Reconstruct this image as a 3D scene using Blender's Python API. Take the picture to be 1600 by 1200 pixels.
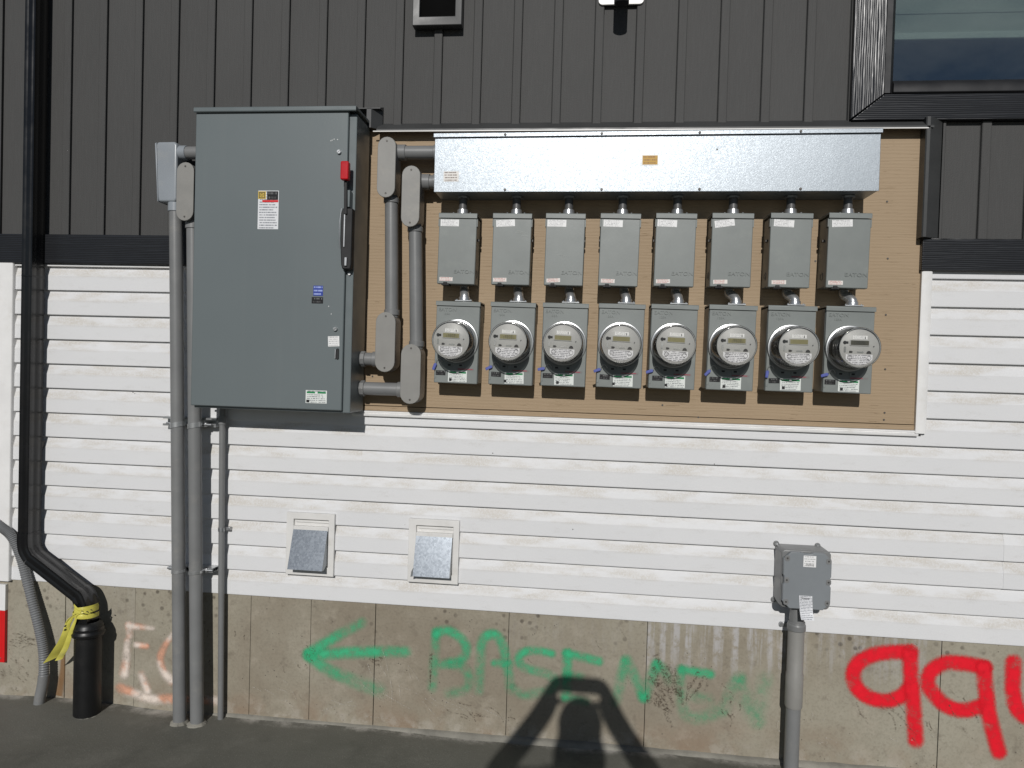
import bpy, bmesh, math, random
from mathutils import Vector, Matrix, noise as mnoise

random.seed(7)
for o in list(bpy.data.objects):
    bpy.data.objects.remove(o)
S = bpy.context.scene
C = S.collection

# ------------------------------------------------------------------ camera
FPX, YAW, PIT, ROL, DIST, CAMH = 1100.0, 0.10493926, 0.02166935, 0.0293285, 3.046981, 1.632
def cam_axes():
    cy, sy, cp, sp = math.cos(YAW), math.sin(YAW), math.cos(PIT), math.sin(PIT)
    cr, sr = math.cos(ROL), math.sin(ROL)
    f = Vector((-sy*cp, cy*cp, -sp)); r = Vector((cy, sy, 0)); u = r.cross(f)
    return cr*r + sr*u, -sr*r + cr*u, f
CR, CU, CF = cam_axes()
cd = bpy.data.cameras.new('camera'); cam = bpy.data.objects.new('camera', cd); C.objects.link(cam)
cd.sensor_width = 36.0; cd.lens = FPX/1600*36.0; cd.clip_start = 0.01; cd.clip_end = 2000
cam.matrix_world = Matrix(((CR.x, CU.x, -CF.x, 0), (CR.y, CU.y, -CF.y, -DIST), (CR.z, CU.z, -CF.z, CAMH), (0, 0, 0, 1)))
S.camera = cam
def pt(px, py, d=0.0):
    """pixel of the 1600x1200 photograph -> (x, z) on the vertical plane d metres in front of the wall"""
    v = (px-800)/FPX*CR - (py-600)/FPX*CU + CF
    t = (DIST-d)/v.y
    return v.x*t, CAMH + v.z*t

# ------------------------------------------------------------------ light
SUN_EL = math.atan(0.50); SUN_AZ = math.radians(0.0)
w = bpy.data.worlds.new('World'); S.world = w; w.use_nodes = True
wn = w.node_tree
sky = wn.nodes.new('ShaderNodeTexSky'); sky.sky_type = 'NISHITA'; sky.sun_disc = False
sky.sun_elevation = SUN_EL; sky.sun_rotation = math.pi + SUN_AZ
sky.altitude = 1100; sky.air_density = 0.85; sky.dust_density = 0.25; sky.ozone_density = 1.2
bg = wn.nodes['Background']; bg.inputs['Strength'].default_value = 0.05
tcw = wn.nodes.new('ShaderNodeTexCoord'); mpw = wn.nodes.new('ShaderNodeMapping'); mpw.inputs['Scale'].default_value = (1.6, 1.0, 5.0); mpw.inputs['Rotation'].default_value = (.0, .35, .2)
nzw = wn.nodes.new('ShaderNodeTexNoise'); nzw.inputs['Scale'].default_value = 2.2; nzw.inputs['Detail'].default_value = 7; nzw.inputs['Roughness'].default_value = .62; nzw.inputs['Distortion'].default_value = .5
rmw = wn.nodes.new('ShaderNodeMapRange'); rmw.inputs['From Min'].default_value = .44; rmw.inputs['From Max'].default_value = .72; rmw.inputs['To Max'].default_value = .40
mxw = wn.nodes.new('ShaderNodeMix'); mxw.data_type = 'RGBA'
wn.links.new(tcw.outputs['Generated'], mpw.inputs[0]); wn.links.new(mpw.outputs[0], nzw.inputs['Vector']); wn.links.new(nzw.outputs[0], rmw.inputs['Value'])
cw = [i for i in mxw.inputs if i.type == 'RGBA']; cw[1].default_value = (13.0, 13.4, 14.0, 1)
wn.links.new(rmw.outputs[0], mxw.inputs['Factor']); wn.links.new(sky.outputs[0], cw[0])
wn.links.new([q for q in mxw.outputs if q.type == 'RGBA'][0], bg.inputs['Color'])
sl = bpy.data.lights.new('sun', 'SUN'); sl.energy = 4.8; sl.angle = math.radians(0.53); sl.color = (1.0, 0.975, 0.94)
so = bpy.data.objects.new('sun', sl); C.objects.link(so); so.location = (0, -8, 6)
sd = Vector((-math.sin(SUN_AZ)*math.cos(SUN_EL), -math.cos(SUN_AZ)*math.cos(SUN_EL), math.sin(SUN_EL)))
so.rotation_euler = sd.to_track_quat('Z', 'Y').to_euler()
S.view_settings.view_transform = 'Standard'; S.view_settings.look = 'None'
S.view_settings.gamma = 1.0; S.view_settings.exposure = -0.72; S.view_settings.use_curve_mapping = False
S.render.engine = 'CYCLES'
S.cycles.transparent_max_bounces = 24

# ------------------------------------------------------------------ node helpers
class NT:
    def __init__(s, name):
        s.m = bpy.data.materials.new(name); s.m.use_nodes = True
        s.t = s.m.node_tree; s.b = s.t.nodes['Principled BSDF']; s.out = s.t.nodes['Material Output']
    def n(s, ty, **kw):
        o = s.t.nodes.new(ty)
        for k, v in kw.items(): setattr(o, k, v)
        return o
    def put(s, sock, v):
        if v is None: return
        if isinstance(v, bpy.types.NodeSocket): s.t.links.new(v, sock)
        elif isinstance(v, (tuple, list)):
            sock.default_value = (*v, 1.0) if (len(v) == 3 and len(sock.default_value) == 4) else v
        else: sock.default_value = v
    def math(s, op, a, b=None, c=None, clamp=False):
        o = s.n('ShaderNodeMath', operation=op, use_clamp=clamp)
        for i, v in enumerate((a, b, c)): s.put(o.inputs[i], v) if v is not None else None
        return o.outputs[0]
    def mix(s, f, a, b, mode='MIX'):
        o = s.n('ShaderNodeMix', data_type='RGBA', blend_type=mode); o.clamp_factor = True
        s.put(o.inputs['Factor'], f); s.put(o.inputs['A'], a); s.put(o.inputs['B'], b)
        ab = [i for i in o.inputs if i.type == 'RGBA']; 
        s.put(ab[0], a); s.put(ab[1], b)
        return [q for q in o.outputs if q.type == 'RGBA'][0]
    def ramp(s, f, lo, hi):
        o = s.n('ShaderNodeMapRange', interpolation_type='SMOOTHSTEP'); o.clamp = True
        s.put(o.inputs['Value'], f); o.inputs['From Min'].default_value = lo; o.inputs['From Max'].default_value = hi
        return o.outputs[0]
    def coord(s, rnd=True, kind='Object'):
        tc = s.n('ShaderNodeTexCoord').outputs[kind]
        if not rnd: return tc
        oi = s.n('ShaderNodeObjectInfo').outputs['Random']
        cx = s.n('ShaderNodeCombineXYZ'); s.put(cx.inputs[0], s.math('MULTIPLY', oi, 17.3)); s.put(cx.inputs[2], s.math('MULTIPLY', oi, 31.7))
        return s.vadd(tc, cx.outputs[0])
    def vadd(s, a, b):
        o = s.n('ShaderNodeVectorMath', operation='ADD'); s.put(o.inputs[0], a); s.put(o.inputs[1], b); return o.outputs[0]
    def scale(s, v, k):
        o = s.n('ShaderNodeVectorMath', operation='MULTIPLY'); s.put(o.inputs[0], v); o.inputs[1].default_value = k; return o.outputs[0]
    def noise(s, v, sc, det=3, ro=0.5, dist=0.0):
        o = s.n('ShaderNodeTexNoise'); s.put(o.inputs['Vector'], v); o.inputs['Scale'].default_value = sc
        o.inputs['Detail'].default_value = det; o.inputs['Roughness'].default_value = ro; o.inputs['Distortion'].default_value = dist
        return o.outputs[0]
    def voro(s, v, sc, feat='F1', out='Distance'):
        o = s.n('ShaderNodeTexVoronoi', feature=feat); s.put(o.inputs['Vector'], v); o.inputs['Scale'].default_value = sc
        return o.outputs[out]
    def xyz(s, v):
        o = s.n('ShaderNodeSeparateXYZ'); s.put(o.inputs[0], v); return o.outputs
    def bump(s, h, st, dist=0.01):
        o = s.n('ShaderNodeBump'); s.put(o.inputs['Height'], h); o.inputs['Strength'].default_value = st; o.inputs['Distance'].default_value = dist
        s.t.links.new(o.outputs[0], s.b.inputs['Normal']); return o
    def set(s, col=None, rough=None, metal=None, spec=None):
        if col is not None: s.put(s.b.inputs['Base Color'], col)
        if rough is not None: s.put(s.b.inputs['Roughness'], rough)
        if metal is not None: s.put(s.b.inputs['Metallic'], metal)
        if spec is not None: s.put(s.b.inputs['Specular IOR Level'], spec)
        return s.m

MAT = {}
def paint(name, col, rough=0.45, var=0.12, bump=0.05, metal=0.0, dirt=None, spec=0.5, dscale=9):
    t = NT(name); v = t.coord()
    a = t.noise(v, 6, 4, 0.6); b = t.noise(v, 130, 2)
    k = tuple(c*(1-var) for c in col); k2 = tuple(min(1, c*(1+var)) for c in col)
    c = t.mix(t.ramp(a, .3, .7), k, k2)
    if dirt:
        c = t.mix(t.math('MULTIPLY', t.ramp(t.noise(v, dscale, 6, .7), .52, .8), .55), c, dirt)
    t.bump(b, bump, .002)
    r = t.math('ADD', t.math('MULTIPLY', t.noise(v, 14, 3), .25), rough-.12)
    MAT[name] = t.set(c, r, metal, spec); return MAT[name]

def build_materials():
    # white vinyl siding
    t = NT('white_vinyl'); o = t.coord(False); v = t.coord()
    z = t.xyz(o)[2]
    ledge = t.math('MULTIPLY', t.ramp(z, .052, .072), t.ramp(z, .118, .100))
    st = t.noise(t.scale(v, (2.4, 1, 9)), 2.2, 3, .6); gr = t.noise(v, 150, 4, .75)
    st2 = t.noise(t.scale(v, (3, 1, 9)), 3.0, 5, .7)
    dirt = t.math('MULTIPLY', ledge, t.math('MULTIPLY', t.ramp(st, .38, .66), t.ramp(gr, .25, .62)))
    base = t.mix(t.noise(v, 3, 2), (.665, .67, .68), (.725, .725, .73))
    c = t.mix(t.math('MULTIPLY', dirt, .62), base, (.48, .43, .35))
    c = t.mix(t.math('MULTIPLY', t.math('MULTIPLY', t.ramp(st2, .52, .78), t.ramp(gr, .35, .6)), .36), c, (.43, .41, .375))
    c = t.mix(t.math('MULTIPLY', t.ramp(t.noise(v, 320, 2, .5), .35, .65), .10), c, (.50, .50, .50))
    sp = t.ramp(t.noise(v, 70, 3, .6), .70, .80)
    c = t.mix(t.math('MULTIPLY', t.math('MULTIPLY', sp, t.ramp(t.noise(v, 2.2, 2), .5, .7)), .8), c, (.16, .13, .10))
    g = t.noise(t.scale(v, (10, 1, 90)), 6, 4, .6)
    t.bump(t.math('ADD', g, t.math('MULTIPLY', t.noise(v, 220, 2), .7)), .35, .0015)
    MAT['white_vinyl'] = t.set(c, .55, 0, .25)
    # dark board siding
    t = NT('dark_vinyl'); v = t.coord()
    g = t.noise(t.scale(v, (60, 60, 3)), 4, 5, .65); g2 = t.noise(v, 1.3, 3); n3 = t.noise(v, 260, 2)
    c = t.mix(g2, (.055, .0545, .0535), (.075, .0745, .073))
    c = t.mix(t.math('MULTIPLY', t.ramp(g, .35, .75), .35), c, (.088, .087, .085))
    c = t.mix(t.math('MULTIPLY', t.ramp(t.noise(v, 9, 6, .75), .64, .8), .30), c, (.13, .13, .127))
    t.bump(t.math('ADD', g, t.math('MULTIPLY', n3, 1.2)), .5, .0015)
    MAT['dark_vinyl'] = t.set(c, .62, 0, .22)
    # black wood-grain trim, grain along x and along z
    for nm, sc in (('grain_h', (2.2, 10, 30)), ('grain_v', (30, 10, 2.2))):
        t = NT('trim_'+nm); v = t.coord(False)
        q = t.scale(v, sc)
        d = t.noise(q, 1.3, 2, .5); 
        wv = t.n('ShaderNodeTexWave', wave_type='BANDS', bands_direction='Z' if nm == 'grain_h' else 'X')
        t.put(wv.inputs['Vector'], q); wv.inputs['Scale'].default_value = 1.25; wv.inputs['Distortion'].default_value = 6.0
        wv.inputs['Detail'].default_value = 3; wv.inputs['Detail Scale'].default_value = 1.2
        h = t.math('ADD', t.math('POWER', wv.outputs[1], 1.5), t.math('MULTIPLY', d, .5))
        t.bump(h, 1.0, .0010)
        c = t.mix(t.noise(v, 7, 3), (.010, .011, .013), (.020, .021, .024))
        MAT[nm] = t.set(c, .30, 0, .55)
    # tan engineered-wood backboard
    t = NT('tan_board'); v = t.coord(False)
    q = t.vadd(t.scale(v, (1.5, 1, 30)), t.scale(v, (0, 0, 0)))
    wv = t.n('ShaderNodeTexWave', wave_type='BANDS', bands_direction='Z'); t.put(wv.inputs['Vector'], t.scale(v, (2.0, 1, 26)))
    wv.inputs['Scale'].default_value = .85; wv.inputs['Distortion'].default_value = 7.0; wv.inputs['Detail'].default_value = 4; wv.inputs['Detail Scale'].default_value = 1.6
    g = t.noise(t.scale(v, (4, 1, 60)), 3, 5, .65)
    crack = t.ramp(t.noise(t.scale(v, (3.2, 1, 75)), 2.6, 4, .65), .625, .69)
    c = t.mix(t.noise(v, 2.5, 4), (.325, .240, .153), (.39, .290, .188))
    c = t.mix(t.math('MULTIPLY', crack, .55), c, (.175, .115, .06))
    c = t.mix(t.math('MULTIPLY', t.ramp(t.noise(v, 60, 4, .7), .66, .76), .35), c, (.20, .14, .08))
    h = t.math('SUBTRACT', t.math('ADD', t.math('MULTIPLY', wv.outputs[1], .28), t.math('MULTIPLY', g, .8)), t.math('MULTIPLY', crack, 1.4))
    t.bump(h, .42, .003)
    MAT['tan_board'] = t.set(c, .62, 0, .3)
    # board-formed concrete
    t = NT('concrete'); v = t.coord(False)
    big = t.noise(v, 1.1, 5, .6); mid = t.noise(v, 7, 6, .65); fine = t.noise(v, 90, 4, .6)
    c = t.mix(t.ramp(big, .3, .7), (.240, .205, .155), (.340, .316, .252))
    c = t.mix(t.math('MULTIPLY', t.ramp(mid, .5, .75), .6), c, (.395, .352, .285))
    c = t.mix(t.math('MULTIPLY', t.ramp(t.noise(v, 13, 5, .7), .54, .72), .45), c, (.14, .115, .088))
    c = t.mix(t.math('MULTIPLY', t.ramp(fine, .42, .75), .30), c, (.15, .13, .10))
    z = t.xyz(v)[2]
    rust = t.math('MULTIPLY', t.ramp(z, .22, .02), t.ramp(t.noise(v, 3.1, 4, .6), .45, .65))
    c = t.mix(t.math('MULTIPLY', rust, .45), c, (.24, .15, .095))
    # dark wet spots in a band under the siding
    spots = t.math('MULTIPLY', t.ramp(t.math('ADD', t.voro(v, 26), t.math('MULTIPLY', mid, .25)), .46, .27), t.ramp(t.noise(v, 3, 2), .44, .58))
    c = t.mix(t.math('MULTIPLY', spots, t.math('MULTIPLY', t.ramp(z, .36, .52), .75)), c, (.075, .062, .048))
    pit = t.math('MULTIPLY', t.ramp(t.voro(t.vadd(v, (3.1, 0, 7.7)), 46), .13, .07), t.ramp(t.noise(v, 9, 2), .52, .60))
    c = t.mix(t.math('MULTIPLY', pit, .85), c, (.05, .042, .035))
    # lime streaks running down some panels (object property)
    at = t.n('ShaderNodeAttribute', attribute_type='OBJECT', attribute_name='streak').outputs['Fac']
    sv = t.noise(t.scale(v, (20, 1, 1.2)), 1.4, 4, .6)
    sm = t.math('MULTIPLY', t.math('MULTIPLY', t.ramp(sv, .44, .60), t.ramp(t.math('ADD', z, t.math('MULTIPLY', mid, .12)), .36, .56)), at)
    sm = t.math('MULTIPLY', sm, t.ramp(t.noise(v, 40, 4, .7), .3, .6))
    c = t.mix(t.math('MULTIPLY', sm, .8), c, (.44, .43, .43))
    # dried splashes low down
    low = t.math('MULTIPLY', t.ramp(z, .10, .02), t.ramp(t.noise(v, 14, 5, .7), .48, .62))
    c = t.mix(t.math('MULTIPLY', low, .5), c, (.38, .35, .30))
    t.bump(t.math('SUBTRACT', t.math('ADD', mid, t.math('MULTIPLY', fine, .6)), t.math('MULTIPLY', pit, 2.0)), .35, .004)
    MAT['concrete'] = t.set(c, .85, 0, .25)
    # ground: packed dark crusher fines
    t = NT('ground'); v = t.coord(False)
    big = t.noise(v, .9, 4, .6); mid = t.noise(v, 6, 6, .65); fine = t.noise(v, 160, 3, .7)
    c = t.mix(t.ramp(big, .3, .7), (.120, .118, .100), (.160, .156, .134))
    c = t.mix(t.math('MULTIPLY', t.ramp(mid, .5, .75), .5), c, (.19, .185, .16))
    c = t.mix(t.math('MULTIPLY', t.ramp(fine, .5, .8), .5), c, (.21, .205, .185))
    y = t.xyz(v)[1]
    edge = t.math('MULTIPLY', t.ramp(t.math('ADD', y, t.math('MULTIPLY', t.noise(v, 9, 5, .7), .10)), -.01, .05), t.ramp(t.noise(v, 5, 5, .7), .40, .60))
    stn = t.ramp(t.noise(v, 2.6, 5, .65), .52, .68); c = t.mix(t.math('MULTIPLY', stn, .45), c, (.075, .073, .062))
    c = t.mix(t.math('MULTIPLY', t.ramp(t.voro(v, 60), .16, .06), .5), c, (.26, .25, .22))
    c = t.mix(t.math('MULTIPLY', edge, .85), c, (.46, .44, .40))
    t.bump(t.math('ADD', t.math('MULTIPLY', mid, 1.2), t.math('MULTIPLY', fine, .5)), .5, .006)
    MAT['ground'] = t.set(c, .9, 0, .2)
    # galvanised steel with spangle
    for nm, rough, tint in (('galvanised', .36, (.300, .330, .358)), ('galvanised_flap', .25, (.26, .285, .315))):
        t = NT(nm); v = t.coord()
        fl = nm.endswith('flap'); cell = t.voro(v, 130 if fl else 260, 'F1', 'Color'); cx = t.xyz(cell)
        c2 = t.voro(v, 300 if fl else 700, 'F1', 'Color'); cy = t.xyz(c2)
        k = t.math('ADD', t.math('MULTIPLY', cx[0], .6), t.math('MULTIPLY', cy[0], .4))
        q = .5 if fl else 1.0; c = t.mix(k, tuple(a*(1-.08*q) for a in tint), tuple(min(1, a*(1+.07*q)) for a in tint))
        big = t.noise(v, 3.2, 4, .6)
        c = t.mix(t.math('MULTIPLY', t.ramp(big, .5, .75), .35), c, tuple(min(1, a*1.15) for a in tint))
        sm = t.ramp(t.noise(v, 8, 6, .75), .66, .78)
        c = t.mix(t.math('MULTIPLY', sm, .25), c, (.42, .42, .42))
        t.bump(t.math('ADD', t.math('ADD', cx[1], t.math('MULTIPLY', cy[1], .6)), t.math('MULTIPLY', big, 8)), .018 if fl else .13, .0010)
        r = t.math('ADD', t.math('MULTIPLY', cx[2], .05 if fl else .14), rough)
        MAT[nm] = t.set(c, r, .78, .5)
    paint('switch_grey', (.134, .157, .162), .36, .03, .04)
    t = NT('door_grey'); v = t.coord(False)
    st = t.noise(t.scale(v, (26, 1, 1.1)), 1.0, 5, .6); bl = t.noise(v, 2.0, 3, .5)
    c = t.mix(bl, (.128, .150, .155), (.140, .164, .169))
    c = t.mix(t.math('MULTIPLY', t.ramp(st, .52, .75), .07), c, (.19, .205, .20))
    c = t.mix(t.math('MULTIPLY', t.ramp(t.noise(v, 45, 5, .75), .66, .78), .30), c, (.21, .225, .22))
    t.bump(t.math('ADD', t.math('MULTIPLY', t.noise(v, 2.2, 2), 9), t.noise(v, 180, 2)), .06, .002)
    MAT['door_grey'] = t.set(c, t.math('ADD', t.math('MULTIPLY', bl, .10), .32), 0, .5)
    paint('box_grey', (.190, .207, .199), .42, .05, .05, dirt=(.24, .26, .24))
    paint('pvc_grey', (.185, .188, .188), .38, .07, .06, dirt=(.27, .26, .24))
    paint('pvc_light', (.27, .295, .32), .33, .06, .05, dirt=(.34, .34, .33))
    paint('pvc_cover', (.245, .240, .225), .45, .07, .06, dirt=(.36, .34, .30))
    paint('dark_flashing', (.045, .046, .046), .40, .12, .04)
    paint('hem_white', (.78, .77, .74), .35, .05, .02)
    paint('white_trim', (.76, .755, .745), .5, .05, .10, dirt=(.58, .55, .49))
    paint('vent_plastic', (.68, .67, .65), .5, .06, .06, dirt=(.46, .43, .37))
    paint('black_gloss', (.006, .0062, .007), .24, .2, .02, dirt=(.022, .020, .017))
    paint('black_pipe', (.006, .0062, .0066), .42, .25, .10, dirt=(.03, .027, .022), dscale=14)
    paint('black_plastic', (.008, .008, .009), .62, .2, .05)
    paint('red_plastic', (.50, .006, .012), .25, .08, .02)
    paint('red_paint', (.62, .010, .012), .4, .06, .02)
    paint('zinc', (.52, .53, .535), .30, .06, .05, metal=.75)
    paint('zinc_dull', (.40, .41, .42), .42, .10, .08, metal=.9, dirt=(.22, .21, .20))
    paint('matte_black', (.006, .006, .006), .97, .1, .0, spec=.03)
    paint('nipple_shade_grey', (.11, .11, .11), .45, .1, .05, metal=.3)  # metal darkened in colour to stand for the shade under the trough
    paint('dark_screw', (.09, .085, .08), .5, .1, .02, metal=.6)
    paint('hose_grey', (.175, .180, .185), .45, .08, .04, dirt=(.26, .25, .23))
    paint('tape_yellow', (.60, .55, .10), .35, .12, .06, dirt=(.42, .39, .20))
    paint('seal_blue', (.085, .11, .37), .45, .1, .03)
    paint('meter_face', (.40, .40, .39), .45, .03, .02)
    paint('meter_metal', (.60, .59, .58), .24, .06, .02, metal=.9)
    paint('chrome_ring', (.62, .62, .61), .25, .05, .03, metal=.6)
    paint('ink', (.018, .018, .020), .5, .1, .0)
    paint('lcd', (.235, .215, .11), .25, .05, .0)
    paint('lcd_dark', (.075, .072, .055), .25, .05, .0)
    paint('sticker_white', (.78, .78, .77), .4, .04, .0)
    paint('sticker_black', (.012, .012, .013), .35, .1, .0)
    paint('sticker_gold', (.62, .44, .07), .4, .05, .0)
    paint('interior_dark', (.035, .04, .045), .8, .1, .0)
    paint('blind', (.56, .60, .57), .7, .05, .03)
    paint('blind_rail', (.80, .86, .83), .5, .03, .0)
    paint('window_frame', (.014, .014, .015), .35, .1, .03)
    paint('jacket', (.05, .055, .065), .8, .15, .1)
    paint('trousers', (.03, .035, .06), .85, .15, .1)
    paint('skin', (.48, .29, .21), .5, .06, .03)
    paint('hair', (.03, .02, .015), .6, .2, .2)
    paint('rust_stain', (.26, .12, .03), .8, .2, .1)
    paint('lip_concrete', (.225, .215, .185), .9, .25, .5, dirt=(.12, .115, .10), dscale=16)
    # clear covers
    t = NT('clear_cover')
    tr = t.n('ShaderNodeBsdfTransparent'); tr.inputs[0].default_value = (.93, .93, .92, 1)
    gl = t.n('ShaderNodeBsdfGlossy'); gl.inputs['Roughness'].default_value = .06
    fr = t.n('ShaderNodeFresnel'); fr.inputs[0].default_value = 1.45
    mx = t.n('ShaderNodeMixShader'); t.t.links.new(fr.outputs[0], mx.inputs[0]); t.t.links.new(tr.outputs[0], mx.inputs[1]); t.t.links.new(gl.outputs[0], mx.inputs[2])
    t.t.links.new(mx.outputs[0], t.out.inputs[0]); MAT['clear_cover'] = t.m
    t = NT('window_glass')
    tr = t.n('ShaderNodeBsdfTransparent'); tr.inputs[0].default_value = (.70, .74, .72, 1)
    gl = t.n('ShaderNodeBsdfGlossy'); gl.inputs['Roughness'].default_value = .015; gl.inputs[0].default_value = (.9, .95, .95, 1)
    mx = t.n('ShaderNodeMixShader'); mx.inputs[0].default_value = .23; t.t.links.new(tr.outputs[0], mx.inputs[1]); t.t.links.new(gl.outputs[0], mx.inputs[2])
    t.t.links.new(mx.outputs[0], t.out.inputs[0]); MAT['window_glass'] = t.m
    # spray paint: alpha from UV (across) and vertex density, speckled edge
    for nm, col in (('spray_green', (.055, .52, .25)), ('spray_orange', (.76, .40, .27)), ('spray_red', (.80, .007, .022))):
        t = NT(nm); v = t.coord(False)
        uv = t.n('ShaderNodeUVMap').outputs[0]; uq = t.xyz(uv); a = t.math('SQRT', t.math('ADD', t.math('MULTIPLY', uq[1], uq[1]), t.math('MULTIPLY', uq[0], uq[0])))
        dn = t.n('ShaderNodeAttribute', attribute_name='dens').outputs['Fac']
        sp = t.noise(v, 210, 4, .8); blot = t.noise(v, 16, 5, .7)
        core = t.ramp(t.math('ADD', a, t.math('MULTIPLY', t.math('SUBTRACT', sp, .5), .70)), .98, .36 if nm == 'spray_red' else .10)
        al = t.math('MULTIPLY', core, t.math('MULTIPLY', dn, t.ramp(t.math('ADD', blot, t.math('MULTIPLY', dn, .32)), .40, .90)))
        mist = t.math('MULTIPLY', t.math('MULTIPLY', t.ramp(a, 1.0, .4), .25), dn)
        al = t.math('MAXIMUM', al, t.math('MULTIPLY', mist, t.ramp(sp, .4, .6)))
        c = t.mix(t.noise(v, 30, 3), tuple(k*.8 for k in col), tuple(min(1, k*1.12) for k in col))
        if nm == 'spray_orange': c = t.mix(t.ramp(t.noise(v, 9, 4), .40, .56), c, (.78, .68, .60))
        t.put(t.b.inputs['Alpha'], al); MAT[nm] = t.set(c, .6, 0, .3)
    # scuffs
    for nm, col in (('scuff_dark', (.115, .088, .062)), ('scuff_light', (.55, .51, .45))):
        t = NT(nm); v = t.coord(False)
        uv = t.n('ShaderNodeUVMap').outputs[0]; a = t.math('ABSOLUTE', t.xyz(uv)[1])
        al = t.math('MULTIPLY', t.ramp(a, 1.0, .3), t.ramp(t.noise(v, 120, 4, .7), .42, .70))
        t.put(t.b.inputs['Alpha'], t.math('MULTIPLY', al, .75)); MAT[nm] = t.set(col, .85, 0, .2)

def print_mat(name, bgc, ink, rows, header=None, hcol=(.02, .22, .08), fill=.47, density=46, inkmix=.8):
    """procedural small print: ragged word rows on a flat sticker, optional coloured header bar"""
    t = NT(name); g = t.n('ShaderNodeTexCoord').outputs['Generated']; q = t.xyz(g); x, z = q[0], q[2]
    r = t.math('MULTIPLY', z, rows); fr = t.math('FRACT', r); fl = t.math('FLOOR', r)
    cx = t.n('ShaderNodeCombineXYZ'); t.put(cx.inputs[0], t.math('MULTIPLY', x, density)); t.put(cx.inputs[1], t.math('MULTIPLY', fl, 7.31))
    oi = t.n('ShaderNodeObjectInfo').outputs['Random']; t.put(cx.inputs[2], t.math('MULTIPLY', oi, 9))
    nn = t.noise(cx.outputs[0], 1.0, 2, .6)
    cx2 = t.n('ShaderNodeCombineXYZ'); t.put(cx2.inputs[1], t.math('MULTIPLY', fl, 3.7)); t.put(cx2.inputs[2], t.math('MULTIPLY', oi, 5))
    end = t.math('ADD', t.math('MULTIPLY', t.noise(cx2.outputs[0], 1.7, 1), .9), .42)
    m = t.math('MULTIPLY', t.ramp(nn, fill-.03, fill+.03), t.math('MULTIPLY', t.ramp(fr, .25, .33), t.ramp(fr, .80, .72)))
    m = t.math('MULTIPLY', m, t.math('MULTIPLY', t.math('GREATER_THAN', x, .06), t.math('LESS_THAN', x, t.math('MINIMUM', end, .94))))
    c = t.mix(t.math('MULTIPLY', m, inkmix), bgc, ink)
    if header:
        h = t.math('MULTIPLY', t.math('GREATER_THAN', z, header[0]), t.math('LESS_THAN', z, header[1]))
        h = t.math('MULTIPLY', h, t.math('MULTIPLY', t.math('GREATER_THAN', x, .05), t.math('LESS_THAN', x, .95)))
        gap = t.math('LESS_THAN', t.math('ABSOLUTE', t.math('SUBTRACT', x, .5)), .06)
        c = t.mix(h, c, t.mix(gap, hcol, bgc))
    MAT[name] = t.set(c, .4, 0, .3); return MAT[name]

build_materials()
print_mat('print_white', (.80, .80, .795), (.08, .08, .09), 5, fill=.50, inkmix=.65)
print_mat('print_dense', (.74, .75, .77), (.10, .11, .14), 15, fill=.44, density=60)
print_mat('print_green', (.72, .75, .72), (.06, .07, .09), 7, header=(.76, .90))
print_mat('print_red', (.76, .72, .68), (.42, .05, .04), 3)
print_mat('print_black', (.010, .010, .011), (.55, .55, .55), 2.0, fill=.58, density=34, inkmix=.5)
print_mat('print_blue', (.035, .06, .30), (.40, .48, .80), 3.0, fill=.40, density=16)
print_mat('print_gold', (.48, .27, .012), (.22, .08, .01), 3)
print_mat('print_tan', (.80, .77, .73), (.10, .06, .05), 4, fill=.44)
print_mat('print_meter', (.72, .72, .74), (.05, .05, .07), 6, fill=.45, density=34)

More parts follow.
